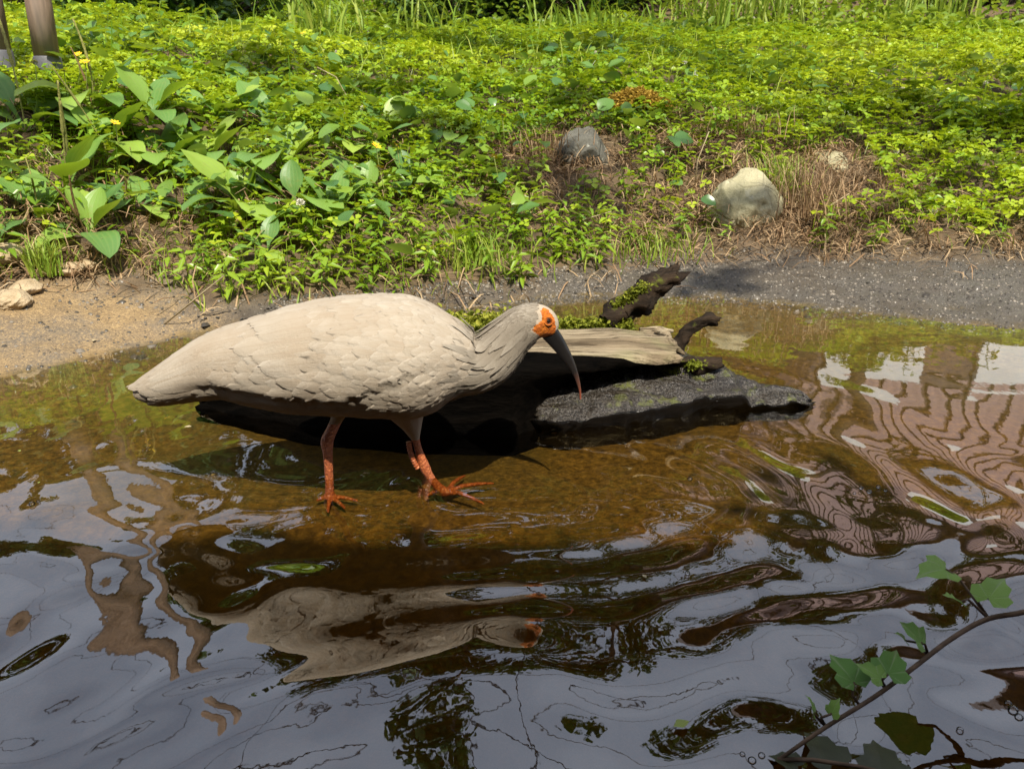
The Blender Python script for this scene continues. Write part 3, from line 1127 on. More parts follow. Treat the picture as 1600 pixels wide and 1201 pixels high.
YD = petal_disc('petals', .016, 9, M['yellow'])
WP = puff('petals', .011, 26, M['white_petal'], 1)
SP = puff('seed_head', .010, 30, M['spike'], 2)
yf = [(180, 192, 'y'), (100, 110, 'y'), (133, 97, 'y'), (122, 85, 'y'), (55, 98, 's'), (474, 52, 'y'), (785, 181, 'y'), (620, 228, 'y'), (588, 228, 'y'), (593, 262, 'y'), (772, 245, 'y'), (881, 52, 'y'), (460, 80, 's'), (586, 212, 's'), (815, 165, 's')]
for k, (px, py, ty) in enumerate(yf):
    base = ground_hit(px + rp.uniform(-6, 6), py + (75 if py > 60 else 40))
    top = pix(px, py, base.y - .03)
    if top.z < base.z + .03:
        top.z = base.z + .06
    root = empty('yellow_flower' if ty == 'y' else 'seed_head_flower', base)
    h = top - base
    mb = MB()
    mb.tube([(0, 0, -.01), h * .5 + Vector((.012, 0, .01)), h], [.0016, .0014, .0011], 5)
    mb.build('stem', M['stalk'], root)
    hd = inst('petals' if ty == 'y' else 'seed_head', YD if ty == 'y' else SP, root, h, (rp.uniform(.3, .9), rp.uniform(-.4, .4), rp.uniform(0, 6)), rp.uniform(.85, 1.15))
    if ty == 'y':
        mb = MB()
        mb.tube([(0, 0, -.004), (0, 0, .0), (0, 0, .003)], [.002, .0045, .003], 7)
        c = mb.build('flower_centre', M['spike'], hd)
        tag(root, 'small yellow daisy-like flower on a thin stem above the clover', 'flower', 'yellow flowers on the bank')
    else:
        tag(root, 'round yellowish seed head on a thin stem above the clover', 'flower', 'seed heads on the bank')
wf = [(1327, 183), (1395, 104), (1151, 88), (1070, 98), (1072, 95), (1088, 115), (1400, 237), (1490, 258), (354, 172), (287, 205), (403, 228), (475, 350), (545, 200), (567, 170), (541, 176), (930, 82), (1178, 28), (506, 80), (526, 81), (1410, 140), (1350, 60), (1250, 75), (980, 150), (1540, 130), (1460, 330), (740, 130)]
for k, (px, py) in enumerate(wf):
    base = ground_hit(px, py + 28)
    top = pix(px, py, base.y - .01)
    h = top - base
    if h.z < .05 or h.z > .3:
        h = Vector((0, 0, .1))
    root = empty('clover_flower', base)
    mb = MB()
    mb.tube([(0, 0, -.01), h * .5 + Vector((.004, 0, 0)), h], [.0013, .0012, .001], 5)
    mb.build('stem', M['stalk'], root)
    inst('petals', WP, root, h, (rp.uniform(-.3, .3), rp.uniform(-.3, .3), rp.uniform(0, 6)), rp.uniform(.8, 1.15))
    tag(root, 'small round white clover blossom standing above the leaves', 'flower', 'white clover blossoms on the bank')

# ------------------------------------------------------------------ grass tufts, iris blades, twigs
def tuft(name, P, n, h, spread, w, mat, label, cat_, group, lo=.2, seed=1):
    rg = np.random.RandomState(seed)
    pos = np.stack([rg.randn(n) * spread, rg.randn(n) * spread, np.zeros(n)], 1)
    hh = h * (.55 + .5 * rg.rand(n))
    S = np.stack([np.full(n, w / .06), hh * .8, hh], 1)
    V, F, r = scatter(T_BLADE, pos, rots(n, 0, .32, rg), S, np.clip(lo + .7 * rg.rand(n), 0, 1))
    o = fast_mesh('blades', V, F, mat, smooth=True, fattr={'rnd': r})
    root = empty(name, P)
    o['kind'] = 'stuff'
    o.parent = root
    tag(root, label, cat_, group)
    return root


tuft('grass_tuft', ground_hit(72, 432), 130, .10, .022, .004, M['grass'], 'bushy green grass tuft growing beside the sandy stones', 'grass tuft', None, seed=3)
tuft('grass_tuft', ground_hit(1215, 300), 160, .15, .05, .003, M['grass'], 'olive grass tuft behind the round tan boulder', 'grass tuft', None, seed=4)
tuft('grass_tuft', ground_hit(745, 415), 170, .12, .07, .004, M['grass'], 'fresh green grass tuft at the water edge behind the ibis', 'grass tuft', None, seed=5)
tuft('grass_tuft', ground_hit(1000, 405), 110, .09, .09, .004, M['grass'], 'short grass tuft at the mud edge behind the upright log stub', 'grass tuft', None, seed=6)
tuft('dry_grass_tuft', ground_hit(1255, 335), 260, .20, .07, .003, M['dry'], 'brown dead grass tuft hanging beside the round tan boulder', 'grass tuft', None, seed=7)
tuft('dry_grass_tuft', ground_hit(1160, 215), 160, .13, .08, .003, M['dry'], 'brown dead grass tuft on top of the bank above the boulder', 'grass tuft', None, seed=8)
tuft('dry_grass_tuft', ground_hit(850, 245), 180, .12, .07, .003, M['dry'], 'reddish brown grass tuft beside the grey boulder', 'grass tuft', None, seed=9)
M['gold_moss'] = mat_leaf('gold_moss', [(0.26, 0.17, 0.03), (0.42, 0.28, 0.05), (0.52, 0.38, 0.07)], (0.5, 0.33, 0.05), 0.3, 0.8, 0.1)
rg_m = np.random.RandomState(10)
nm = 2600
am, rm_ = rg_m.rand(nm) * 6.28, np.sqrt(rg_m.rand(nm))
lum = 1 + .35 * fbm(np.cos(am) * 2 + 4, np.sin(am) * 2, 2, 2)
pm_ = np.stack([np.cos(am) * rm_ * .135 * lum, np.sin(am) * rm_ * .10 * lum, .06 * (1 - rm_ ** 2) + .010 * rg_m.rand(nm)], 1)
V, F, r = scatter(T_LEAF, pm_, rots(nm, .1, 1.3, rg_m), .012 + .010 * rg_m.rand(nm), rg_m.rand(nm))
mo = empty('moss_cushion', ground_hit(992, 182) + Vector((0, 0, .03)))
o = fast_mesh('moss_leaves', V, F, M['gold_moss'], mo, smooth=True, fattr={'rnd': r})
o['kind'] = 'stuff'
tag(mo, 'golden orange moss cushion on the bank top above the grey boulder', 'moss')
ir = [(1100, 48), (1130, 45), (1175, 42), (1215, 45), (1250, 48), (1400, 42), (1425, 40), (1460, 36), (1495, 30), (455, 48), (480, 62), (525, 65), (560, 62), (700, 62), (860, 60), (905, 58), (940, 60), (1010, 55), (1050, 45), (640, 60)]
for k, (px, py) in enumerate(ir):
    P = ground_hit(px, py + 8)
    big = px > 1080
    tuft('iris_clump', P, 34 if big else 16, (.75 if big else .5) * rp.uniform(.8, 1.1), .10, .018, M['grass'],
         'tall sword-leaved iris clump at the back of the clover' if big else 'thin clump of upright green blades behind the clover', 'iris', 'iris clumps behind the clover' if big else 'upright blades behind the clover', lo=.25, seed=30 + k)

tw = [((560, 180), (525, 120), (496, 105), 'straw_stem', 'bare grey stalk rising from the left clover'), ((655, 165), (660, 152), (661, 148), 'twig', 'short black twig poking out of the clover'),
      ((850, 352), (910, 343), (955, 330), 'straw_stem', 'long pale dry stem lying across the bank below the grey boulder'), ((800, 365), (860, 373), (945, 408), 'twig', 'thin brown twig lying near the water edge'),
      ((1085, 300), (1090, 250), (1108, 205), 'straw_stem', 'pale bent dry stalk left of the tan boulder'), ((1380, 215), (1410, 250), (1420, 320), 'straw_stem', 'pale dry stalk hanging over the clover right of the boulders'),
      ((893, 208), (920, 195), (932, 182), 'twig', 'reddish brown twig above the grey boulder'), ((250, 505), (350, 430), (345, 428), 'straw_stem', 'pale straw lying over the apron edge'),
      ((1125, 370), (1112, 350), (1118, 340), 'straw_stem', 'curly dry rootlet at the left foot of the boulder'), ((1240, 350), (1290, 325), (1330, 300), 'straw_stem', 'dry stem leaning right of the boulder')]
for k, (a, b, c, m, lb) in enumerate(tw):
    A = ground_hit(*a)
    C_ = pix(c[0], c[1], A.y - .02)
    B = pix(b[0], b[1], A.y - .03)
    root = MB()
    root.tube([(0, 0, -.01), B - A, C_ - A], [.0022, .0018, .0012], 6)
    o = root.build('twig', M[m])
    o.location = A
    tag(o, lb, 'twig')


# ------------------------------------------------------------------ shrubs and trees
def leaf_cloud(rg, n, blobs, ls):
    """leaves spread through clumps: blobs = list of (centre, radius)"""
    w = np.array([b[1] ** 2 for b in blobs])
    w /= w.sum()
    idx = rg.choice(len(blobs), n, p=w)
    C = np.array([b[0] for b in blobs])[idx]
    rad = np.array([b[1] for b in blobs])[idx]
    d = rg.randn(n, 3)
    d /= np.linalg.norm(d, axis=1)[:, None]
    rr = rad * (0.45 + 0.6 * rg.rand(n) ** .6)
    P = C + d * rr[:, None] * np.array([1, 1, .75])
    rnd = np.clip(rg.rand(n) * .75 + .25 * rg.rand(len(blobs))[idx], 0, 1)
    return scatter(T_LEAF, P, rots(n, 0.1, 1.3, rg), ls * (.6 + .7 * rg.rand(n)), rnd)


def shrub(px, py, D, wd, ht, n, ls, mat, label, seed, group='shrubs behind the clover'):
    rg = np.random.RandomState(seed)
    X = (px - 800) / FPX * (D * math.cos(PITCH) - .3)
    z = hz(X, D)
    root = empty('shrub', (X, D, z))
    blobs = []
    mb = MB()
    for i in range(int(9 + wd * 5)):
        c = np.array([rg.uniform(-.5, .5) * wd, rg.uniform(-.3, .3) * wd, ht * rg.uniform(.15, .85)])
        blobs.append((c, ht * rg.uniform(.16, .34)))
        mb.tube([(c[0] * .15, c[1] * .15, -.05), (c[0] * .5, c[1] * .5, c[2] * .6), tuple(c)], [.014, .010, .004], 5)
    mb.build('stem', M['bark'], root)
    V, F, r = leaf_cloud(rg, n, blobs, ls)
    o = fast_mesh('foliage', V, F, mat, root, smooth=True, fattr={'rnd': r})
    tag(root, label, 'shrub', group)


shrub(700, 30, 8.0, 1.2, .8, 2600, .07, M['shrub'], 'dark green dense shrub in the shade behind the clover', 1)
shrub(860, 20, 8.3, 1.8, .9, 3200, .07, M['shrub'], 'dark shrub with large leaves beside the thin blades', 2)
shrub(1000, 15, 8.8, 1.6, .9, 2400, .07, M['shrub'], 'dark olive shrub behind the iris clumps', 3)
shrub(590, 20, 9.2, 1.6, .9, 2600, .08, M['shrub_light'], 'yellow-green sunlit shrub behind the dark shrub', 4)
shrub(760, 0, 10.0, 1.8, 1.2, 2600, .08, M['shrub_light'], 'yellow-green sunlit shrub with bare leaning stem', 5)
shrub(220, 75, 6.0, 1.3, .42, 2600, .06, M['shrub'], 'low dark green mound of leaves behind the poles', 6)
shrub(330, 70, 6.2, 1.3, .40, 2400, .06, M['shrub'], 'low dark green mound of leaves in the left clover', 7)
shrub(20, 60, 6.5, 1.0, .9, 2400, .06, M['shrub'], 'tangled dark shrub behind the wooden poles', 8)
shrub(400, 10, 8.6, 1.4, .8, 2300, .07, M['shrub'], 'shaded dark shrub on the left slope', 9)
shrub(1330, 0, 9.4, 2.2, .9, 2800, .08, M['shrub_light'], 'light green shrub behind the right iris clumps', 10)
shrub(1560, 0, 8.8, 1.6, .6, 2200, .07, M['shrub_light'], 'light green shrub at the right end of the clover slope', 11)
shrub(120, 0, 9.0, 2.0, .8, 2400, .07, M['shrub_light'], 'pale green shrub high on the left slope', 12)


def tree(X, Y, ht, cr, n, ls, label, seed, low=.35, lean=(0, 0)):
    rg = np.random.RandomState(seed)
    z = hz(X, Y)
    root = empty('tree', (X, Y, z))
    mb = MB()
    r0 = ht * .018
    pts = [Vector((lean[0] * (i / 7) ** 1.3 + rg.uniform(-.05, .05), lean[1] * (i / 7) ** 1.3, -.2 + i / 7 * ht * .85)) for i in range(8)]
    mb.tube(pts, [r0 * (1 - i * .11) for i in range(8)], 10)
    mb.build('trunk', M['bark'], root)
    blobs = []
    lb_ = MB()
    for i in range(16):
        t = low + (1 - low) * (i + rg.rand()) / 16
        b = pts[min(7, int(t * 7))]
        a = i * 2.4 + rg.uniform(-.4, .4)
        ln = cr * (1.15 - .6 * t) * rg.uniform(.7, 1.1)
        e = b + Vector((math.cos(a) * ln, math.sin(a) * ln, ln * rg.uniform(.15, .6)))
        m_ = (b + e) * .5 + Vector((0, 0, .12 * ln))
        lb_.tube([b, m_, e], [r0 * .38, r0 * .25, r0 * .08], 6)
        for q in (.55, .8, 1.0):
            c = b.lerp(e, q) + Vector((rg.randn() * .2, rg.randn() * .2, rg.randn() * .15)) * cr * .5
            blobs.append((np.array(c), cr * rg.uniform(.13, .27)))
    lb_.build('limbs', M['bark'], root)
    V, F, r = leaf_cloud(rg, n, blobs, ls)
    o = fast_mesh('crown', V, F, M['tree_leaf'], root, smooth=True, fattr={'rnd': r})
    tag(root, label, 'tree', 'trees around the pond')
    return root


tree(-7.4, 10.2, 3.9, 2.0, 5200, .20, 'leafy tree standing high behind the poles', 21, .12)
tree(-4.6, 11.2, 4.4, 2.1, 5600, .20, 'leafy tree behind the low dark mounds', 22, .12)
tree(-2.0, 11.6, 4.2, 2.0, 5200, .20, 'leafy tree behind the yellow-green shrubs', 26, .12)
tree(0.6, 12.2, 4.6, 2.0, 5600, .20, 'leafy tree behind the dark shrubs', 23, .12)
tree(2.4, 11.4, 3.6, 1.4, 3600, .18, 'slender tree standing before the lilac house', 25, .15)
tree(-0.6, 13.2, 10.5, 2.6, 7500, .20, 'tall thin-crowned tree rising above the others', 24, .35)
tree(5.2, 11.0, 7.6, 1.5, 2600, .18, 'tall bare-limbed tree in front of the house', 27, .5)
tree(-3.6, 13.5, 9.0, 2.2, 3600, .2, 'tall thin tree with few leaves on the left slope', 31, .45)
tree(2.4, 14.5, 10.5, 2.6, 4600, .2, 'tall thin tree with few leaves beside the house', 33, .4)

# aviary net cables high over the pond
M['cable'] = mat_plain('steel_cable', (0.02, 0.02, 0.022), (0.05, 0.05, 0.055), 30, 0.5, 0.4)
for k, (a_, b_, lb) in enumerate((((-6, 5.2, 4.4), (7, 5.0, 4.6), 'thin dark aviary cable strung across above the clover'), ((-6, 4.2, 4.3), (7, 4.4, 4.5), 'thin dark aviary cable strung across above the bank'),
                                 ((-5, 3.4, 4.2), (6, 8.6, 4.9), 'thin dark aviary cable running diagonally towards the house'), ((1.6, 2.5, 4.4), (-3.4, 9, 4.6), 'thin dark aviary cable running diagonally towards the trees'),
                                 ((2.7, 2.5, 4.4), (3.0, 9, 4.6), 'thin dark aviary cable running back over the right bank'), ((-6, 6.4, 4.5), (7, 6.0, 4.7), 'thin dark aviary cable strung across above the shrubs'),
                                 ((-2.4, 2.5, 4.3), (-2.0, 9, 4.6), 'thin dark aviary cable running back over the left bank'), ((-6, 7.4, 4.3), (3, 3.6, 4.5), 'thin dark aviary cable crossing from the left slope'), ((.2, 2.5, 4.4), (.6, 9, 4.7), 'thin dark aviary cable running back over the middle of the bank'))):
    A, B = Vector(a_), Vector(b_)
    mb = MB()
    mb.tube([A.lerp(B, i / 16) - Vector((0, 0, .5 * (i / 16) * (1 - i / 16))) for i in range(17)], .007, 6)
    o = mb.build('aviary_cable', M['cable'])
    tag(o, lb, 'cable', 'cables of the aviary net')

# ------------------------------------------------------------------ lilac house on the slope
M['plank'] = mat_plain('lilac_plank', (0.30, 0.20, 0.20), (0.44, 0.31, 0.31), 6, 0.7, 0.3, (1, 1, .1), .2, .01)
M['house_dark'] = mat_plain('dark_wood', (0.10, 0.07, 0.065), (0.16, 0.115, 0.11), 8, 0.8, 0.2)
M['white_wall'] = mat_plain('white_plaster', (0.68, 0.69, 0.72), (0.78, 0.79, 0.80), 4, 0.7, 0.3)
M['roof'] = mat_plain('roof_tile', (0.10, 0.08, 0.08), (0.18, 0.15, 0.15), 7, 0.7, 0.3)
HX, HY = 7.2, 13.2
hz0 = hz(HX, HY) - .3
house = empty('wooden_house', (HX, HY, hz0))
mb = MB()
mb.box((0, 2.0, 2.6), (9.0, 3.6, 5.2))
mb.build('wall', M['house_dark'], house, False)
pk = MB()
pk.box((0, 0, 0), (.30, .06, 3.0))
o = pk.build('plank', M['plank'], house, False)
pm = o.data
o.location = (-4.3, .15, 2.9)
for i in range(1, 22):
    inst('plank', pm, house, (-4.3 + i * .41, .15, 2.9))
for xx, ww, zz in ((2.6, 2.6, .95), (-.6, 1.8, .9)):
    mb = MB()
    mb.box((xx, .12, zz), (ww, .08, .95))
    mb.build('wall_panel', M['white_wall'], house, False)
mb = MB()
for sy in (-.5, 4.5):
    pass
mb.add([(-5, -.5, 5.1), (5, -.5, 5.1), (5, 2, 6.4), (-5, 2, 6.4), (-5, 4.6, 5.1), (5, 4.6, 5.1), (-5, -.5, 5.0), (5, -.5, 5.0), (5, 4.6, 5.0), (-5, 4.6, 5.0)],
       [(0, 1, 2, 3), (3, 2, 5, 4), (6, 9, 8, 7), (0, 6, 7, 1), (4, 5, 8, 9), (1, 7, 8, 5, 2), (0, 3, 4, 9, 6)])
mb.build('roof', M['roof'], house, False)
tag(house, 'lilac plank house with white panels on the slope', 'house')

# unseen shelter added behind the camera: its wall and eave shade the near water
M['shelter'] = mat_plain('shelter_wood', (0.10, 0.07, 0.045), (0.2, 0.14, 0.09), 8, 0.75, 0.3, (1, 1, .1))
shel = empty('added_shade_shelter', (0, -1.08, 0))
mb = MB()
mb.box((0, 0, 1.1), (9, .12, 2.4))
mb.build('wall', M['shelter'], shel, False)
mb = MB()
mb.box((0, -.35, 2.42), (9.4, 1.3, .10))
mb.build('roof', M['roof'], shel, False)
tag(shel, 'added unseen shelter wall with flat eave to shade the near water', 'shelter')
# unseen vine added along the eave to make the shade edge ragged
rg_ = np.random.RandomState(77)
cl = empty('shade_edge_vine', (0, -.83, 2.45))
bl = []
mb = MB()
for i in range(34):
    X = -3.4 + i * .2
    if -1.05 < X < -.55:
        continue
    e = Vector((X + rg_.uniform(-.1, .1), rg_.uniform(.0, .20) * (1.0 if rg_.rand() > .4 else .3) * (.30 if -.6 < X < 1.0 else .8) - .04, rg_.uniform(-.16, .03)))
    mb.tube([(X, -.1, .02), (X, .05, .06), e], [.006, .005, .003], 5)
    bl.append((np.array(e), rg_.uniform(.06, .15)))
mb.build('stems', M['bark'], cl)
V, F, r = leaf_cloud(rg_, 3200, bl, .07)
fast_mesh('foliage', V, F, M['tree_leaf'], cl, smooth=True, fattr={'rnd': r})
tag(cl, 'unseen leafy vine added along the eave to roughen the shade edge', 'vine')
# unseen tree, its boughs placed sunward of the bank patches they should shade
bt = empty('tree', (4.6, -.6, -.1))
mb = MB()
mb.tube([(0, 0, -.2), (-.1, .1, 2), (-.3, .3, 4), (-.6, .6, 5.6), (-1, .9, 7)], [.16, .14, .12, .09, .04], 10)
mb.build('trunk', M['bark'], bt)
lm = MB()
bl = []
for gx_, gy_, tq, rr_ in ((-.7, 5.6, 6.5, .30), (-.2, 5.3, 6.4, .35), (.4, 5.5, 6.6, .34), (.9, 5.4, 6.2, .30), (1.3, 5.6, 6.4, .22), (-2.2, 6.2, 6.6, .3), (-1.8, 6.6, 6.4, .25), (-2.9, 6.5, 6.9, .28),
                          (.1, 2.75, 6.6, .16), (-.2, 3.0, 6.4, .16), (.25, 3.35, 6.7, .12), (-.6, 3.6, 6.8, .18), (-1.2, 3.9, 6.6, .2), (1.0, 4.3, 6.5, .15), (1.6, 3.5, 6.3, .10), (-1.5, 2.6, 6.9, .12),
                          (.6, 2.2, 6.5, .10), (2.2, 5.6, 6.4, .24), (.75, 2.62, 6.5, .07)):
    c = Vector((gx_, gy_, hz(gx_, gy_))) + sdir * tq - Vector((4.6, -.6, -.1))
    for q in range(3):
        bl.append((np.array(c) + rg_.randn(3) * rr_ * .45, rr_ * rg_.uniform(.45, .75)))
    lm.tube([(-.6, .6, 5.4), Vector((-.6, .6, 5.6)).lerp(c, .5) + Vector((0, 0, .3)), c], [.05, .03, .008], 6)
lm.build('limbs', M['bark'], bt)
V, F, r = leaf_cloud(rg_, 4200, bl, .10)
fast_mesh('crown', V, F, M['tree_leaf'], bt, smooth=True, fattr={'rnd': r})
tag(bt, 'unseen overhanging tree beside the added shelter, boughs placed for shade', 'tree', 'trees around the pond')

# ------------------------------------------------------------------ fallen log
def mat_wood_top():
    t = NT('weathered_log_top')
    v = t.coord((0.07, 1, 1))
    g = t.noise(130, 8, 0.7, v, 0.6)
    g2 = t.noise(34, 5, 0.6, v, 0.8)
    b = t.noise(7, 4, 0.6, t.coord())
    c = t.ramp(g2, [(0.3, (0.10, 0.07, 0.04)), (0.48, (0.26, 0.20, 0.125)), (0.7, (0.40, 0.33, 0.22))])
    c = t.mix(t.ramp(g, [(0.40, (0.95, 0.95, 0.95)), (0.50, (0, 0, 0))]), c, (0.06, 0.042, 0.024))
    c = t.mix(t.ramp(b, [(0.55, (0, 0, 0)), (0.72, (0.55, 0.55, 0.55))]), c, (0.22, 0.22, 0.10))
    h = t.math('ADD', g, g2)
    return t.done(t.pbr(c, 0.85, 0.2, t.bump(h, 0.9, 0.006)).outputs[0])


def mat_wet_wood(name, moss, wetcol=((0.006, 0.005, 0.004), (0.022, 0.016, 0.011)), rough=0.55, grey=0.0, spec=0.5):
    t = NT(name)
    v = t.coord((0.25, 1, 1))
    g = t.noise(60, 7, 0.7, v, 0.4)
    c = t.ramp(g, [(0.35, wetcol[0]), (0.7, wetcol[1])])
    if grey:
        fz = t.noise(240, 4, 0.7, t.coord())
        c = t.mix(t.ramp(fz, [(0.48, (0, 0, 0)), (0.66, (grey, grey, grey))]), c, (0.16, 0.14, 0.115))
    if moss:
        gm = t.n('NewGeometry')
        sx = t.n('SeparateXYZ')
        t.l(gm.outputs['Normal'], sx.inputs[0])
        m = t.noise(26, 5, 0.65, t.coord())
        f = t.math('MULTIPLY', t.ramp(m, [(0.55, (0, 0, 0)), (0.66, (moss, moss, moss))]), t.math('GREATER_THAN', sx.outputs['Z'], 0.25))
        c = t.mix(f, c, t.mix(t.noise(150, 3, .6, t.coord()), (0.035, 0.05, 0.008), (0.16, 0.17, 0.022)))
    if grey:      # silt stays on the upper side; flanks painted near black to stand for shade
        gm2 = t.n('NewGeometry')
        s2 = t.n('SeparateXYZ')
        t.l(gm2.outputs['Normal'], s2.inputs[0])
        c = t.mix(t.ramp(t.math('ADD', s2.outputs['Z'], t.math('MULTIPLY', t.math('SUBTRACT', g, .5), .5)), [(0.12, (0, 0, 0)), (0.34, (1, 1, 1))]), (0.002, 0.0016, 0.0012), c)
    p = t.pbr(c, rough, spec, t.bump(g, 0.9, 0.008))
    return t.done(p.outputs[0])


M['log_top'] = mat_wood_top()
M['log_black'] = mat_wet_wood('shade_black_wet_wood', 0, ((0.0008, 0.0007, 0.0005), (0.0045, 0.0034, 0.0025)), 0.7, 0.0, 0.02)  # wet wood, with the shade below the overhang put into its near-black colour
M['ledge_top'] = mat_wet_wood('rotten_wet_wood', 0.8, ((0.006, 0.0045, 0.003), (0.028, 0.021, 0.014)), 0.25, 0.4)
M['stub'] = mat_wet_wood('mossy_dark_wood', 1.0, ((0.008, 0.006, 0.004), (0.05, 0.032, 0.019)), 0.8, 0.0, 0.15)
M['moss'] = mat_leaf('moss_leaf', [(0.06, 0.08, 0.008), (0.20, 0.23, 0.02), (0.36, 0.36, 0.05)], (0.4, 0.42, 0.03), 0.3, 0.7, 0.2)

LOGO = Vector((0, 1.28, 0))
log = empty('fallen_log', LOGO)


def loft(X, prof, name, mats, seed, amp, endjag=(0, 0), split=None):
    """prof(x) -> list of (y, z); builds a closed skin along X, jagged ends"""
    nX = len(X)
    rows = [np.array(prof(x)) for x in X]
    m = rows[0].shape[0]
    V = np.zeros((nX, m, 3))
    k = np.arange(m)
    j0 = endjag[0] * fbm(k * .37 + seed, k * 0, 1, 3)
    j1 = endjag[1] * (fbm(k * .41 + seed + 9, k * 0 + 2, 2, 3) + .4 * fbm(k * 1.7, k * 0 + 5, 3, 2))
    for i, x in enumerate(X):
        t = i / (nX - 1)
        V[i, :, 0] = x + j0 * (1 - t) ** 6 + j1 * t ** 6
        V[i, :, 1:] = rows[i]
    px, py, pz = V[..., 0], V[..., 1], V[..., 2]
    s1 = fbm(px * 9 + seed, py * 30 + pz * 30, seed % 4, 4)
    s2 = fbm(px * 30, py * 90 + pz * 70, (seed + 1) % 4, 3)
    # push along approximate outward direction
    cy, cz = V[..., 1].mean(1, keepdims=True), V[..., 2].mean(1, keepdims=True)
    dy, dz = py - cy, pz - cz
    L = np.sqrt(dy ** 2 + dz ** 2) + 1e-6
    a = (amp * s1 + amp * .45 * s2)
    V[..., 1] += dy / L * a
    V[..., 2] += dz / L * a
    F = []
    mi = []
    for i in range(nX - 1):
        for q in range(m - 1):
            F.append((i * m + q, i * m + q + 1, (i + 1) * m + q + 1, (i + 1) * m + q))
            mi.append(split(q / (m - 1)) if split else 0)
    V = V.reshape(-1, 3)
    Vl = [tuple(v) for v in V]
    c0 = len(Vl)
    Vl.append(tuple(V[:m].mean(0)))
    Vl.append(tuple(V[-m:].mean(0) - np.array([.012, 0, 0])))
    for q in range(m - 1):
        F.append((q + 1, q, c0))
        mi.append(len(mats) - 1)
        b = (nX - 1) * m
        F.append((b + q, b + q + 1, c0 + 1))
        mi.append(len(mats) - 1)
    me = bpy.data.meshes.new(name)
    me.from_pydata(Vl, [], F)
    for mm in mats:
        me.materials.append(mm)
    me.polygons.foreach_set('material_index', np.array(mi, dtype=np.int32))
    me.polygons.foreach_set('use_smooth', np.ones(len(F), dtype=bool))
    me.update()
    nr = np.zeros(len(F) * 3, dtype=np.float32)
    me.polygons.foreach_get('normal', nr)
    nr = nr.reshape(-1, 3)
    if nr[np.argmax(np.abs(nr[:, 2]) * (np.array(mi) == 0))][2] < 0:
        me.flip_normals()
        nr = -nr
    if split is None:
        vv = np.array(mi)
        mi = np.where(nr[:, 2] > .22, 0, len(mats) - 1)
        mi[len(mi) - 2 * (m - 1):] = len(mats) - 1
    mi = np.array(mi)
    me.polygons.foreach_set('material_index', mi.astype(np.int32))
    o = bpy.data.objects.new(name, me)
    col.objects.link(o)
    return child_of(o, log)


def resample(P, n):
    P = np.array(P, float)
    d = np.r_[0, np.cumsum(np.linalg.norm(np.diff(P, axis=0), axis=1))]
    t = np.linspace(0, d[-1], n)
    return np.stack([np.interp(t, d, P[:, i]) for i in range(P.shape[1])], 1)


def prof_trunk(x):
    yf = np.interp(x, [-.56, -.50, -.35, -.15, 0.0, .10, .215, .30], [1.275, 1.255, 1.19, 1.155, 1.150, 1.185, 1.228, 1.26])
    yb = np.interp(x, [-.56, -.50, -.35, -.15, 0.0, .2, .30], [1.295, 1.32, 1.37, 1.41, 1.425, 1.42, 1.40])
    zt = np.interp(x, [-.56, -.50, -.35, -.15, 0.0, .2, .30], [.020, .038, .066, .100, .117, .119, .112])
    cut = np.interp(x, [-.56, 0, .04, .10, .20, .30], [0, 0, .02, .075, .13, .12])
    P = [(yf + .012 + cut, -.09), (yf + .004 + cut, -.03), (yf + cut * .9, .0), (yf + .006 + cut * .95, zt * .45), (yf + .004 + cut * .5, zt * .66), (yf - .001, zt * .82), (yf + .006, zt * .94), (yf + (yb - yf) * .25, zt * .99),
         (yf + (yb - yf) * .55, zt * 1.03), (yf + (yb - yf) * .82, zt), (yb - .004, zt * .80), (yb + .008, zt * .3), (yb, -.09)]
    return resample(P, 64)


loft(np.linspace(-.56, .285, 170), prof_trunk, 'trunk', [M['log_top'], M['log_black']], 3, .0055, (.02, .05),
     lambda t: 0 if .42 < t < .80 else 1)


def prof_ledge(x):
    yf = np.interp(x, [.03, .08, .13, .22, .30, .42, .47, .54], [1.175, 1.152, 1.156, 1.188, 1.222, 1.262, 1.268, 1.283])
    yb = np.interp(x, [.03, .13, .25, .33, .40, .47, .54], [1.25, 1.34, 1.36, 1.37, 1.345, 1.315, 1.30])
    zf = np.interp(x, [.03, .08, .15, .25, .40, .42, .50, .54], [.025, .030, .036, .040, .034, .020, .018, .008])
    zb = np.interp(x, [.03, .13, .22, .30, .37, .42, .50, .54], [.05, .075, .092, .088, .066, .036, .028, .012])
    yf = yf + .014 * float(fbm(x * 34, 1.3, 2, 3))
    zf = zf + .012 * float(fbm(x * 28, 4.3, 4, 3))
    zb = zb + .010 * float(fbm(x * 22, 7.3, 5, 3))
    lip = .012 + .006 * math.sin(x * 60)
    P = [(yf + .028, -.09), (yf + .024, 0), (yf + .016, zf * .5), (yf, zf - .006), (yf + .004, zf), (yf + lip, zf + .001), (yf + (yb - yf) * .4, zf + (zb - zf) * .45), (yf + (yb - yf) * .75, zb * 1.02), (yb, zb), (yb + .015, zb * .5), (yb + .02, -.09)]
    return resample(P, 54)


loft(np.linspace(.03, .535, 130), prof_ledge, 'rotten_ledge', [M['ledge_top'], M['ledge_top']], 6, .012, (.03, .04))


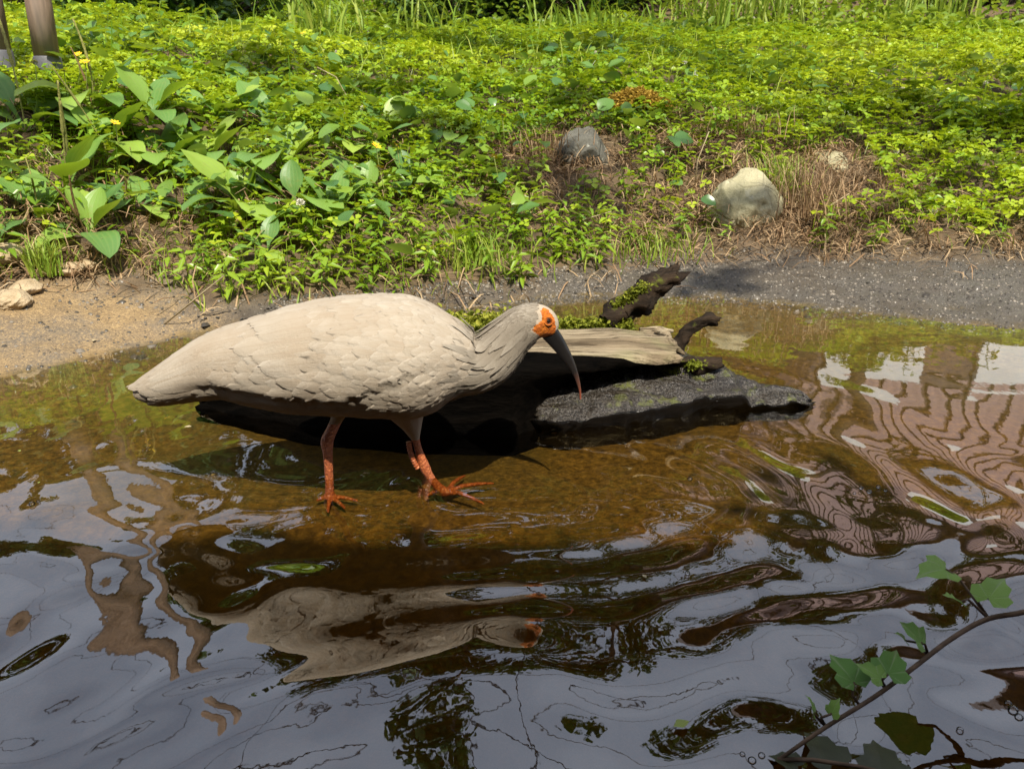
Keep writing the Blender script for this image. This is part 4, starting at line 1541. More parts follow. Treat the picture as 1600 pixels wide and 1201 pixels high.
def gnarl(name, pts, rad, mat, amp=.18, seed=0, n=18, seg=30, jag=.3, flat=1.0):
    P = resample([(*p, r) for p, r in zip(pts, rad)], seg)
    V = []
    up = None
    for i in range(seg):
        c = Vector(P[i, :3])
        tg = Vector(P[min(i + 1, seg - 1), :3] - P[max(i - 1, 0), :3]).normalized()
        if up is None:
            up = (Vector((0, 0, 1)) - tg * tg.z).normalized()
        up = (up - tg * up.dot(tg)).normalized()
        sd = tg.cross(up)
        for k in range(n):
            a = 2 * math.pi * k / n
            e = 1 + amp * 2.2 * float(fbm(math.cos(a) * 1.6 + seed, math.sin(a) * 1.6 + i * .16, seed % 4, 3)) + amp * .8 * float(vn(k * .9 + seed, i * .22, 2))
            q = c + (up * math.cos(a) * flat + sd * math.sin(a)) * P[i, 3] * e
            if i > seg - 4:
                q += tg * P[i, 3] * jag * float(vn(k * 1.3 + seed, 3.3, 5)) * (i - seg + 4) / 1.5
            V.append(q)
    F = [(i * n + k, i * n + (k + 1) % n, (i + 1) * n + (k + 1) % n, (i + 1) * n + k) for i in range(seg - 1) for k in range(n)]
    V.append(Vector(P[-1, :3]))
    F += [((seg - 1) * n + k, (seg - 1) * n + (k + 1) % n, len(V) - 1) for k in range(n)]
    mb = MB()
    mb.add(V, F)
    o = mb.build(name, mat)
    return child_of(o, log)


gnarl('branch_stub', [pix(945, 508, 1.42), pix(968, 488, 1.44), pix(1000, 468, 1.45), pix(1030, 446, 1.46), pix(1060, 424, 1.47)], [.026, .027, .027, .025, .017], M['stub'], .36, 1, jag=1.6, n=26, seg=44)
gnarl('branch_stub', [pix(1052, 552, 1.35), pix(1064, 535, 1.36), pix(1078, 515, 1.36), pix(1094, 502, 1.36), pix(1108, 497, 1.36), pix(1121, 502, 1.36)], [.013, .0125, .012, .012, .012, .010], M['stub'], .34, 2, jag=.8)
gnarl('branch_stub', [pix(1040, 578, 1.31), pix(1075, 570, 1.31), pix(1105, 570, 1.31), pix(1128, 566, 1.31)], [.012, .014, .013, .009], M['stub'], .3, 3, jag=.6)
gnarl('wood_splinter', [pix(1028, 515, 1.36), pix(1042, 522, 1.34), pix(1047, 536, 1.31), pix(1058, 546, 1.29), pix(1070, 553, 1.285)], [.008, .007, .006, .0065, .002], M['log_top'], .2, 4, n=12, seg=22)
gnarl('wood_splinter', [pix(1000, 519, 1.38), pix(1030, 515, 1.38), pix(1052, 517, 1.38)], [.010, .008, .003], M['log_top'], .2, 5, n=12, seg=18)


def moss(name, blobs, n, sz, seed):
    rg = np.random.RandomState(seed)
    idx = rg.randint(0, len(blobs), n)
    C = np.array([[*b[0]] for b in blobs])[idx]
    S = np.array([b[1] for b in blobs])[idx]
    P = C + rg.randn(n, 3) * S * .5
    P[:, 2] = np.maximum(P[:, 2], C[:, 2] - .004)
    V, F, r = scatter(T_LEAF, P, rots(n, .2, 1.4, rg), sz * (.6 + .8 * rg.rand(n)), np.clip(.1 + .9 * rg.rand(n) * (.4 + (P[:, 2] - C[:, 2]) / .02), 0, 1))
    o = fast_mesh(name, V, F, M['moss'], smooth=True, fattr={'rnd': r})
    o['kind'] = 'stuff'
    return child_of(o, log)


mz = []
for i in range(26):
    X = -.14 + i / 25 * .14
    mz.append(((X, 1.40 + .02 * math.sin(i * 2.1), .116), (.02, .03, .020)))
moss('moss', mz, 3200, .011, 1)
mz = []
for i in range(26):
    X = .06 + i / 25 * .16
    mz.append(((X, 1.415 + .006 * math.sin(i * 2.1), .114), (.015, .014, .012)))
moss('moss', mz, 2200, .008, 2)
mz = [((*pix(960 + i * 5.5, 482 - i * 4.2, 1.425),), (.012, .008, .010)) for i in range(9)]
moss('moss', mz, 900, .006, 3)
mz = [((*pix(1008 + (i * 37 % 110), 562 + (i * 17 % 26), 1.29),), (.014, .016, .004)) for i in range(12)]
moss('moss', mz, 1100, .005, 4)
tag(log, 'half sunken rotting log with pale weathered top, wet side coloured shade-black and upright stubs', 'log')

# ------------------------------------------------------------------ crested ibis
PY = 0.99
ST = [(211, 614, 9, 8), (226, 611, 19, 17), (250, 605, 28, 27), (300, 586, 40, 38), (350, 572, 52, 50), (400, 569, 66, 62), (450, 566, 78, 75), (500, 561, 85, 84),
      (550, 558, 90, 92), (600, 558, 93, 96), (640, 560, 92, 95), (675, 561, 82, 85), (704, 562, 66, 68), (729, 566, 51, 52), (751, 567, 43, 42), (771, 556, 39, 35),
      (787, 538, 36, 30), (803, 521, 33, 27), (820, 508, 32, 26), (837, 503, 30, 24), (850, 505, 26, 20), (860, 511, 19, 15), (867, 517, 10, 9)]
sp = []
for px, py, a, b in ST:
    c = pix(px, py, PY)
    k = depth_of(c) / FPX
    sp.append((c.x, c.z, a * k, b * k))
sp = np.array(sp)


def catmull(P, n):
    P = np.vstack([2 * P[0] - P[1], P, 2 * P[-1] - P[-2]])
    out = []
    m = len(P) - 3
    for i in range(n):
        t = i / (n - 1) * m
        j = min(int(t), m - 1)
        f = t - j
        p0, p1, p2, p3 = P[j:j + 4]
        out.append(.5 * (2 * p1 + (p2 - p0) * f + (2 * p0 - 5 * p1 + 4 * p2 - p3) * f * f + (3 * p1 - p0 - 3 * p2 + p3) * f ** 3))
    return np.array(out)


NS = 240
sp = catmull(sp, 600)
dd = np.r_[0, np.cumsum(np.hypot(np.diff(sp[:, 0]), np.diff(sp[:, 1])))]
LEN = dd[-1]
tt = np.linspace(0, LEN, NS)
sp = np.stack([np.interp(tt, dd, sp[:, i]) for i in range(4)], 1)
tgx, tgz = np.gradient(sp[:, 0]), np.gradient(sp[:, 1])
ker = np.ones(9) / 9
tgx = np.convolve(np.pad(tgx, 4, 'edge'), ker, 'valid')
tgz = np.convolve(np.pad(tgz, 4, 'edge'), ker, 'valid')
ln = np.hypot(tgx, tgz)
tgx, tgz = tgx / ln, tgz / ln


def surf(u, v, off=0.0):
    """u metres from the tail tip along the spine, v angle (0 top, +pi/2 towards camera side)"""
    i = np.clip(u / LEN, 0, 1) * (NS - 1)
    g = lambda A: np.interp(i, np.arange(NS), A)
    cx, cz, a, b = g(sp[:, 0]), g(sp[:, 1]), g(sp[:, 2]), g(sp[:, 3])
    tx, tz = g(tgx), g(tgz)
    nx, nz = -tz, tx
    ca, sa = np.cos(v), np.sin(v)
    # slightly flatter flanks, fuller low belly
    bb = b * (1 - .06 * ca)
    ex = np.minimum(u, 0)
    P = np.stack([cx + nx * a * ca + tx * ex, PY - bb * sa, cz + nz * a * ca + tz * ex], -1)
    N = np.stack([nx * ca / np.maximum(a, 1e-4), -sa / np.maximum(bb, 1e-4), nz * ca / np.maximum(a, 1e-4)], -1)
    N /= np.linalg.norm(N, axis=-1, keepdims=True)
    return P + N * np.asarray(off)[..., None]


def mat_feather(name, c1, c2, tint):
    t = NT(name)
    fu, fv, rn = t.attr('fu'), t.attr('fv'), t.attr('rnd')
    c = t.mix(rn, c1, c2)
    shaft = t.math('POWER', t.math('SUBTRACT', 1.0, t.math('ABSOLUTE', t.math('SUBTRACT', fu, 0.5))), 22.0)
    c = t.mix(t.math('MULTIPLY', shaft, 0.35), c, tint)
    big = t.noise(14, 4, 0.6, t.coord())
    c = t.mix(t.ramp(big, [(0.45, (0, 0, 0)), (0.72, (0.6, 0.6, 0.6))]), c, tint)
    cv = t.n('CombineXYZ')
    t.l(t.math('MULTIPLY', t.math('ADD', fu, t.math('MULTIPLY', rn, 7.0)), 26.0), cv.inputs[0])
    t.l(t.math('MULTIPLY', fv, 2.2), cv.inputs[1])
    stk = t.noise(1.0, 4, 0.65, cv.outputs[0])
    c = t.mix(t.ramp(stk, [(0.42, (0.5, 0.5, 0.5)), (0.62, (0, 0, 0))]), c, t.mix(0.6, c, tint))
    c = t.mix(t.ramp(fv, [(0.45, (0.75, 0.75, 0.75)), (0.9, (0, 0, 0))]), c, t.mix(0.55, c, tint))
    ang = t.math('ADD', t.math('MULTIPLY', fv, 40.0), t.math('MULTIPLY', t.math('ABSOLUTE', t.math('SUBTRACT', fu, 0.5)), 60.0))
    barb = t.math('SINE', t.math('MULTIPLY', ang, 3.0))
    fine = t.noise(260, 4, 0.6, t.coord())
    h = t.math('ADD', t.math('ADD', t.math('MULTIPLY', barb, 0.10), fine), t.math('MULTIPLY', stk, 0.9))
    p = t.pbr(c, 0.9, 0.12, t.bump(h, 0.45, 0.003))
    tr = t.n('BsdfTranslucent')
    t.l(c, tr.inputs[0])
    mx = t.n('MixShader')
    mx.inputs[0].default_value = 0.15
    t.l(p.outputs[0], mx.inputs[1])
    t.l(tr.outputs[0], mx.inputs[2])
    return t.done(mx.outputs[0])


M['feather'] = mat_feather('ibis_feather', (0.49, 0.425, 0.335), (0.56, 0.50, 0.41), (0.40, 0.315, 0.225))
M['feather_grey'] = mat_feather('ibis_neck_feather', (0.34, 0.295, 0.235), (0.50, 0.445, 0.365), (0.24, 0.20, 0.15))


def mat_leg():
    t = NT('ibis_leg_skin')
    vo = t.n('TexVoronoi')
    vo.inputs['Scale'].default_value = 330
    t.l(t.coord((1, 1, .8)), vo.inputs['Vector'])
    c = t.ramp(vo.outputs['Distance'], [(0.1, (0.52, 0.17, 0.055)), (0.7, (0.28, 0.07, 0.025))])
    nz = t.noise(40, 4, .6, t.coord())
    c = t.mix(t.ramp(nz, [(.45, (0, 0, 0)), (.7, (.6, .6, .6))]), c, (0.26, 0.085, 0.045))
    return t.done(t.pbr(c, 0.45, 0.4, t.bump(vo.outputs['Distance'], .6, .002)).outputs[0])


def mat_face():
    t = NT('ibis_face_skin')
    nz = t.noise(160, 5, .65, t.coord())
    n2 = t.noise(45, 3, .6, t.coord())
    c = t.ramp(n2, [(.35, (0.50, 0.115, 0.008)), (.65, (0.66, 0.20, 0.012))])
    c = t.mix(t.ramp(nz, [(.45, (0, 0, 0)), (.7, (.8, .8, .8))]), c, (0.30, 0.05, 0.006))
    return t.done(t.pbr(c, 0.5, 0.35, t.bump(nz, 1.0, .006)).outputs[0])


M['leg'] = mat_leg()
M['face'] = mat_face()
M['bill'] = None
ibis = empty('crested_ibis', (FOOT_R.x - .08, PY, -0.02))

# one skin: body, neck, head and legs
body = MB()
nv = 40
VV = np.linspace(0, 2 * np.pi, nv, endpoint=False)
us = np.linspace(0.0, LEN, 150)
Vb = np.array([surf(np.full(nv, u), VV) for u in us]).reshape(-1, 3)
Fb = [(i * nv + k, i * nv + (k + 1) % nv, (i + 1) * nv + (k + 1) % nv, (i + 1) * nv + k) for i in range(149) for k in range(nv)]
Fb += [tuple(range(nv - 1, -1, -1)), tuple(range(149 * nv, 150 * nv))]
body.add(Vb, Fb)


def limb(pts, D, n=12):
    P, r = [], []
    for px, py, rr in pts:
        c = pix(px, py, D)
        P.append((*c, rr * depth_of(c) / FPX))
    Q = catmull(np.array(P), len(P) * 6)
    body.tube([q[:3] for q in Q], [q[3] for q in Q], n)


DR, DL = 1.0, 1.0
legR = [(628, 610, 44), (636, 640, 32), (643, 662, 18), (648, 680, 9), (650, 688, 6.5), (655, 706, 6.5), (661, 722, 8), (665, 732, 8.5), (671, 743, 7), (681, 756, 7), (692, 766, 8), (700, 769, 8)]
legL = [(540, 610, 26), (533, 636, 16), (527, 652, 10), (519, 670, 9), (512, 685, 10), (511, 694, 10), (512, 706, 8), (514, 740, 7), (515, 766, 7.5), (517, 777, 9)]
limb(legR, DR)
limb(legL, DL)
fR, fL = pix(698, 769, DR), pix(516, 777, DL)


def toe(start, pxy, z, r0, r1, arch=.006):
    e = pixz(pxy[0], pxy[1], z)
    m1 = start.lerp(e, .33) + Vector((0, 0, arch))
    m2 = start.lerp(e, .66) + Vector((0, 0, arch * .7))
    body.tube([start, m1, m2, e], [r0, r0 * .8, r0 * .7, r1], 10)


for pxy in ((772, 754), (727, 742), (757, 787)):
    toe(fR, pxy, fR.z - .004, .0046, .0020)
toe(fR, (668, 773), fR.z - .004, .0050, .0024)
for pxy in ((560, 782), (540, 794), (512, 800), (494, 782)):
    toe(fL, pxy, fL.z + .001, .0046, .0022, .003)
tmp = body.build('body_tmp', [])
md = tmp.modifiers.new('r', 'REMESH')
md.mode = 'VOXEL'
md.voxel_size = 0.0021
md2 = tmp.modifiers.new('s', 'SMOOTH')
md2.iterations = 3
md2.factor = .5
dg = bpy.context.evaluated_depsgraph_get()
me = bpy.data.meshes.new_from_object(tmp.evaluated_get(dg))
bpy.data.objects.remove(tmp)
me.name = 'body'
nF = len(me.polygons)
cen = np.zeros(nF * 3, dtype=np.float32)
me.polygons.foreach_get('center', cen)
cen = cen.reshape(-1, 3)
FACE = [(849, 479), (858, 485), (866, 496), (868, 511), (867, 526), (860, 538), (850, 530), (840, 522), (832, 516), (833, 509), (840, 505), (845, 500), (847, 494), (845, 486)]


def inpoly(x, y, poly):
    r = False
    j = len(poly) - 1
    for i in range(len(poly)):
        xi, yi = poly[i]
        xj, yj = poly[j]
        if (yi > y) != (yj > y) and x < (xj - xi) * (y - yi) / (yj - yi) + xi:
            r = not r
        j = i
    return r


mi = np.zeros(nF, dtype=np.int32)
hx0 = pix(825, 500, PY).x
zleg = pix(648, 684, DR).z
zleg2 = pix(522, 660, DL).z
xl = pix(520, 680, DL).x
for i, (X, Y, Z) in enumerate(cen):
    if X > hx0:
        yy = Y if Y < PY else 2 * PY - Y
        q = proj((X, yy, Z))
        if inpoly(q[0] + 1.6 * vn(X * 300, Z * 300, 1), q[1] + 1.6 * vn(X * 300, Z * 300, 2), FACE):
            mi[i] = 2
    elif Z < zleg or (Z < zleg2 and abs(X - xl) < .03):
        mi[i] = 1
for m in (M['feather'], M['leg'], M['face']):
    me.materials.append(m)
me.polygons.foreach_set('material_index', mi)
me.polygons.foreach_set('use_smooth', np.ones(nF, dtype=bool))
for nm in ('fu', 'fv', 'rnd'):
    a = me.attributes.new(nm, 'FLOAT', 'POINT')
    a.data.foreach_set('value', np.full(len(me.vertices), .35 if nm != 'rnd' else .5, dtype=np.float32))
bo = bpy.data.objects.new('body', me)
col.objects.link(bo)
child_of(bo, ibis)


def wing_bulge(U, V):
    """folded wing lies proud of the flank, with an edge along its lower border"""
    a = np.abs((V + np.pi) % (2 * np.pi) - np.pi)
    ve = np.interp(U, [WU[0], WU[1], WU[2], WU[3]], [1.62, 1.90, 2.05, 1.25])
    return .0042 * sstep(.06, -.06, a - ve + .05 * np.sin(U * 260)) * sstep(WU[0] - .03, WU[1], U) * sstep(WU[3] + .01, WU[3] - .06, U)


def feathers(u0, v0, L, W, lo, hi, nl=5, nw=4, splay=0.0, curl=None, point=.0):
    """arrays of feathers laid on the body surface; returns V, F, fu, fv"""
    n = len(u0)
    ts = np.linspace(0, 1, nl + 1)
    wsn = np.linspace(-1, 1, nw + 1)
    shape = np.interp(ts, [0, .3, .6, .8, .93, 1.0], [.6, .95, 1.0, .88 - point * .3, .6 - point * .35, .18])
    T, Wg = np.meshgrid(ts, wsn, indexing='ij')
    SH = shape[:, None] * np.ones_like(Wg)
    jit = 1 + .05 * (np.random.RandomState(n).rand(n, 1, nw + 1) - .5) * 2
    U = u0[:, None, None] - L[:, None, None] * T * (1 + (jit - 1) * T ** 3)
    ii = np.clip(U / LEN, 0, 1) * (NS - 1)
    b = np.interp(ii, np.arange(NS), .5 * (sp[:, 2] + sp[:, 3]))
    b = np.maximum(b, .006)
    sl = splay if np.ndim(splay) else np.full(n, splay)
    Vv = v0[:, None, None] + (W[:, None, None] * .5 * SH * Wg) / b + sl[:, None, None] * T
    OFF = lo[:, None, None] + (hi - lo)[:, None, None] * T ** 1.5 + (.0006 * (1 - Wg ** 2)) * (W / .02)[:, None, None]
    OFF = OFF + wing_bulge(U, Vv) + .0022 * fbm(U * 34, Vv * 3.2, 3, 2) * sstep(.03, .12, U) * sstep(LEN - .12, LEN - .2, U)
    P = surf(U, Vv, OFF)
    m = (nl + 1) * (nw + 1)
    idx = np.arange(m).reshape(nl + 1, nw + 1)
    q = np.stack([idx[:-1, :-1], idx[:-1, 1:], idx[1:, 1:], idx[1:, :-1]], -1).reshape(-1, 4)
    F = q[None] + (np.arange(n) * m)[:, None, None]
    fu = np.broadcast_to((Wg * .5 + .5), (n,) + Wg.shape)
    fv = np.broadcast_to(T, (n,) + T.shape)
    return P.reshape(-1, 3), F.reshape(-1, 4), fu.ravel(), fv.ravel(), m


def xu(px):
    """arc position along the spine for a photo column on the body"""
    X = pix(px, 565, PY).x
    return float(np.interp(X, sp[:, 0], tt))


WU = [xu(270), xu(380), xu(540), xu(705)]
rg = np.random.RandomState(4)
# contour feathers of the body, laid in staggered rows
U0, V0, LL, WW = [], [], [], []
u = xu(262)
row = 0
while u < xu(742):
    r_ = np.interp(u / LEN * (NS - 1), np.arange(NS), .5 * (sp[:, 2] + sp[:, 3]))
    fl = np.interp(u, [xu(262), xu(420), xu(560), xu(690), xu(745)], [.060, .058, .046, .028, .018])
    fw = fl * np.interp(u, [xu(262), xu(560), xu(745)], [.42, .55, .62])
    nvv = max(8, int(2 * math.pi * r_ / (fw * .50)))
    for k in range(nvv):
        U0.append(u + rg.uniform(-.25, .25) * fl * .4 + fl * .5)
        V0.append(2 * math.pi * (k + .5 * (row % 2) + rg.uniform(-.22, .22)) / nvv)
        LL.append(fl * rg.uniform(.85, 1.15))
        WW.append(fw * rg.uniform(.85, 1.15))
    u += fl * .26
    row += 1
U0, V0, LL, WW = map(np.array, (U0, V0, LL, WW))
n = len(U0)
P, F, fu, fv, m = feathers(U0, V0, LL, WW, np.full(n, .0005), .0011 + .0007 * rg.rand(n), 7, 8, splay=rg.uniform(-.03, .03, n))
o = fast_mesh('body_plumage', P, F, M['feather'], smooth=True, vattr={'fu': fu, 'fv': fv, 'rnd': np.repeat(rg.rand(n), m)})
o['kind'] = 'stuff'
child_of(o, ibis)
# neck and head
U0, V0, LL, WW, HI = [], [], [], [], []
u = xu(728)
row = 0
uh = LEN - .075
uend = LEN - .030
while u < uend:
    r_ = np.interp(u / LEN * (NS - 1), np.arange(NS), .5 * (sp[:, 2] + sp[:, 3]))
    fl = np.interp(u, [xu(728), uh, uend], [.034, .012, .006])
    fw = np.interp(u, [xu(728), uh, uend], [.0080, .0045, .0035])
    nvv = int(2 * math.pi * r_ / (fw * .75))
    for k in range(nvv):
        v = 2 * math.pi * (k + .5 * (row % 2) + rg.uniform(-.3, .3)) / nvv
        uu = u + fl * .5 + rg.uniform(-.3, .3) * fl
        i_ = uu
        p = surf(np.array([uu]), np.array([v]))[0]
        q = proj((p[0], p[1] if p[1] < PY else 2 * PY - p[1], p[2]))
        if inpoly(q[0] + 2, q[1], FACE) or inpoly(q[0] - 1, q[1], FACE) or q[0] > 852 or uu > LEN - .012:
            continue
        U0.append(uu)
        V0.append(v)
        LL.append(fl * rg.uniform(.7, 1.35))
        WW.append(fw * rg.uniform(.8, 1.3))
        HI.append(.0012 + (fl * .10) * rg.rand() ** 2)
    u += fl * .30
    row += 1
U0, V0, LL, WW, HI = map(np.array, (U0, V0, LL, WW, HI))
n = len(U0)
P, F, fu, fv, m = feathers(U0, V0, LL, WW, np.full(n, .0006), HI, 4, 2, splay=rg.uniform(-.08, .08, n), point=1.0)
o = fast_mesh('neck_plumage', P, F, M['feather_grey'], smooth=True, vattr={'fu': fu, 'fv': fv, 'rnd': np.repeat(rg.rand(n), m)})
o['kind'] = 'stuff'
child_of(o, ibis)
# long nape tufts
n = 60
U0 = rg.uniform(xu(745), xu(745) + .07, n)
V0 = rg.uniform(-2.4, 2.4, n)
P, F, fu, fv, m = feathers(U0 + .02, V0, rg.uniform(.035, .06, n), rg.uniform(.007, .012, n), np.full(n, .002), rg.uniform(.003, .008, n), 6, 2, splay=rg.uniform(-.12, .12, n), point=1.0)
o = fast_mesh('nape_tuft', P, F, M['feather_grey'], smooth=True, vattr={'fu': fu, 'fv': fv, 'rnd': np.repeat(rg.rand(n), m)})
o['kind'] = 'stuff'
child_of(o, ibis)
# folded wing quills: each one a piece of its own
for side in (1, -1):
    for k in range(15):
        if k < 8:                      # primaries and secondaries towards the tail
            u0 = xu(430 - k * 9 + rg.uniform(-16, 16))
            L = .165 - k * .006 + rg.uniform(-.015, .015)
            v0 = .50 + k * .165
            sp_ = np.interp(k, [0, 7], [.10, -.30])
            W, lo, hi = .029, .0035 - k * .0002, .0034
        else:                          # scapulars over the back
            q = k - 8
            u0 = xu(575 - q * 8 + rg.uniform(-16, 16))
            L = .13 - q * .004 + rg.uniform(-.02, .02)
            v0 = .12 + q * .20
            sp_ = .02
            W, lo, hi = .032, .0020, .0030
        P, F, fu, fv, m = feathers(np.array([u0]), np.array([v0 * side]), np.array([L]), np.array([W]), np.array([lo * .4]), np.array([hi]), 12, 6, splay=np.array([sp_ * side]), point=.3)
        o = fast_mesh('wing_feather', P, F, M['feather'], smooth=True, vattr={'fu': fu, 'fv': fv, 'rnd': np.full(len(P), rg.rand())})
        child_of(o, ibis)
for k in range(5):
    P, F, fu, fv, m = feathers(np.array([xu(300)]), np.array([-.9 + k * .45]), np.array([.095]), np.array([.024]), np.array([.001]), np.array([.002 + .0006 * k]), 8, 4, splay=np.array([.25 * (2 - k)]))
    o = fast_mesh('tail_feather', P, F, M['feather'], smooth=True, vattr={'fu': fu, 'fv': fv, 'rnd': np.full(len(P), rg.rand())})
    child_of(o, ibis)


def mat_bill():
    t = NT('ibis_bill')
    s = t.attr('fv')
    nz = t.noise(60, 4, .6, t.coord())
    c = t.ramp(s, [(0.0, (0.006, 0.006, 0.0065)), (0.60, (0.016, 0.013, 0.012)), (0.80, (0.13, 0.05, 0.03)), (1.0, (0.34, 0.07, 0.03))])
    c = t.mix(t.math('MULTIPLY', nz, .2), c, (0.05, 0.045, 0.04))
    return t.done(t.pbr(c, 0.3, 0.5, t.bump(nz, .3, .002)).outputs[0])


M['bill'] = mat_bill()
up_e = [(862, 506), (872, 520), (881, 535), (890, 551), (897, 566), (902, 580), (906, 596), (908, 610), (908, 623)]
lo_e = [(855, 532), (865, 543), (874, 554), (883, 565), (890, 575), (896, 586), (901, 599), (904.5, 611), (906, 623)]
cs = []
for (a, b), (c, d) in zip(up_e, lo_e):
    A, B = pix(a, b, PY), pix(c, d, PY)
    cs.append((*((A + B) / 2), (A - B).length / 2))
cs = catmull(np.array(cs), 60)
Vb, Fb, fvb = [], [], []
nb = 20
for i in range(60):
    c = Vector(cs[i, :3])
    tg = Vector(cs[min(i + 1, 59), :3] - cs[max(i - 1, 0), :3]).normalized()
    nrm = Vector((tg.z, 0, -tg.x)) * -1
    hh = cs[i, 3]
    wd = hh * np.interp(i, [0, 59], [.62, .85])
    for k in range(nb):
        a = 2 * math.pi * k / nb
        groove = 1 - .10 * math.exp(-((abs(math.sin(a)) - 1) / .03) ** 2) - .06 * math.exp(-((math.cos(a) - .45) / .12) ** 2)
        Vb.append(c + nrm * (hh * math.cos(a)) + Vector((0, 1, 0)) * (wd * math.sin(a) * groove))
        fvb.append(i / 59)
Fb = [(i * nb + k, i * nb + (k + 1) % nb, (i + 1) * nb + (k + 1) % nb, (i + 1) * nb + k) for i in range(59) for k in range(nb)]
o = fast_mesh('bill', np.array(Vb), np.array(Fb), M['bill'], smooth=True, vattr={'fv': fvb})
child_of(o, ibis)
o['label'] = 'long black downcurved bill with a red tip'

t = NT('ibis_eye')
M['eye'] = t.done(t.pbr((0.010, 0.006, 0.004), 0.08, 0.6).outputs[0])
t = NT('ibis_iris')
M['iris'] = t.done(t.pbr((0.20, 0.045, 0.008), 0.35, 0.4).outputs[0])
i_h = np.argmin(abs(sp[:, 0] - pix(854, 501, PY).x))
for side in (1, -1):
    # find surface point under the eye pixel (mirrored for the far side)
    best, bp = 9e9, None
    for uu in np.linspace(LEN - .07, LEN, 60):
        for v in np.linspace(.2, 2.2, 60):
            p = surf(np.array([uu]), np.array([v]))[0]
            q = proj(p)
            e = (q[0] - 856) ** 2 + (q[1] - 501) ** 2
            if e < best:
                best, bp, bv = e, p, (uu, v)
    nn = surf(np.array([bv[0]]), np.array([bv[1]]), np.array([.001]))[0] - bp
    nn = Vector(nn).normalized()
    p = Vector(bp)
    if side < 0:
        p.y = 2 * PY - p.y
        nn.y = -nn.y
    eye = empty('eye', (0, 0, 0))
    q_ = nn.to_track_quat('Z', 'Y')
    mb = MB()
    rr = .0040
    ring = [(q_ @ Vector((rr * 1.35 * math.cos(a), rr * 1.35 * math.sin(a), .0009)) + p) for a in np.linspace(0, 2 * math.pi, 21)]
    mb.tube(ring, [.0010] * 21, 6, 0, False)
    lid = mb.build('eyelid', M['face'])
    mb = MB()
    pts = [p + nn * (-.003 + .0048 * (1 - math.cos(a)) / 2) for a in np.linspace(0, math.pi, 9)]
    mb.tube(pts, [max(.0002, rr * math.cos(a / 2) ** .8) for a in np.linspace(0, math.pi, 9)], 16)
    eb = mb.build('eyeball', M['eye'])
    mb = MB()
    ring = [(q_ @ Vector((rr * .92 * math.cos(a), rr * .92 * math.sin(a), .0004)) + p) for a in np.linspace(0, 2 * math.pi, 21)]
    mb.tube(ring, [.0006] * 21, 6, 0, False)
    irs = mb.build('iris', M['iris'])
    bpy.data.objects.remove(eye)
    child_of(eb, ibis)
    eb.name = 'eye'
    for c_ in (lid, irs):
        c_.parent = eb
        c_.matrix_parent_inverse = Matrix.Identity(4)
# ribbed ring band hanging on the front leg
mb = MB()
cb = [pix(*q, DR - .004) for q in ((639, 690), (640, 700), (643, 711), (647, 721), (653, 731))]
Q = resample([tuple(c) for c in cb], 32)
mb.tube([tuple(q) for q in Q], [.0034 + .0011 * (i % 3 == 0) for i in range(32)], 10)
o = mb.build('leg_band', M['leg'])
child_of(o, ibis)
tag(ibis, 'cream white crested ibis with orange face and legs wading beside the log', 'ibis')


# ------------------------------------------------------------------ ivy trailing over the near water
def mat_ivy():
    t = NT('ivy_leaf')
    info = t.n('ObjectInfo')
    c = t.ramp(info.outputs['Random'], [(0, (0.12, 0.28, 0.04)), (1, (0.26, 0.44, 0.07))])
    nz = t.noise(70, 5, .6, t.coord())
    c = t.mix(t.ramp(nz, [(.5, (0, 0, 0)), (.72, (.5, .5, .5))]), c, (0.24, 0.30, 0.12))
    sxy = t.n('SeparateXYZ')
    t.l(t.coord(), sxy.inputs[0])
    ang = t.math('ARCTAN2', sxy.outputs['X'], sxy.outputs['Y'])
    ve = t.math('POWER', t.math('ABSOLUTE', t.math('COSINE', t.math('MULTIPLY', ang, 3.5))), 60.0)
    c = t.mix(t.math('MULTIPLY', ve, .55), c, (0.38, 0.46, 0.22))
    p = t.pbr(c, .35, .5, t.bump(t.math('ADD', nz, t.math('MULTIPLY', ve, -.5)), .5, .003))
    tr = t.n('BsdfTranslucent')
    tr.inputs[0].default_value = (.22, .4, .04, 1)
    mx = t.n('MixShader')
    mx.inputs[0].default_value = .3
    t.l(p.outputs[0], mx.inputs[1])
    t.l(tr.outputs[0], mx.inputs[2])
    return t.done(mx.outputs[0])


M['ivy'] = mat_ivy()


def ivy_leaf(seed):
    rr = random.Random(seed)
    out = [(0, -.02), (-.22, -.22), (-.50, -.05), (-.58, .22), (-.36, .36), (-.34, .66), (-.12, .82), (0, 1.05), (.14, .80), (.36, .64), (.38, .34), (.58, .20), (.50, -.08), (.22, -.22)]
    V, F = [], []
    rings = 4
    V.append((0, .3, 0))
    for k in range(1, rings + 1):
        s = k / rings
        for (x, y) in out:
            x2, y2 = x * s * rr.uniform(.96, 1.04), .3 + (y - .3) * s
            z = .18 * abs(x2) - .22 * (y2 - .3) ** 2 + .05 * math.sin(6 * x2 + 4 * y2 + seed) * s
            V.append((x2, y2, z))
    n = len(out)
    F += [(0, 1 + i, 1 + (i + 1) % n) for i in range(n)]
    for k in range(rings - 1):
        for i in range(n):
            a, b = 1 + k * n + i, 1 + k * n + (i + 1) % n
            F.append((a, a + n, b + n, b))
    me = bpy.data.meshes.new('leaf')
    me.from_pydata(V, [], F)
    me.materials.append(M['ivy'])
    me.polygons.foreach_set('use_smooth', np.ones(len(F), dtype=bool))
    me.update()
    return me


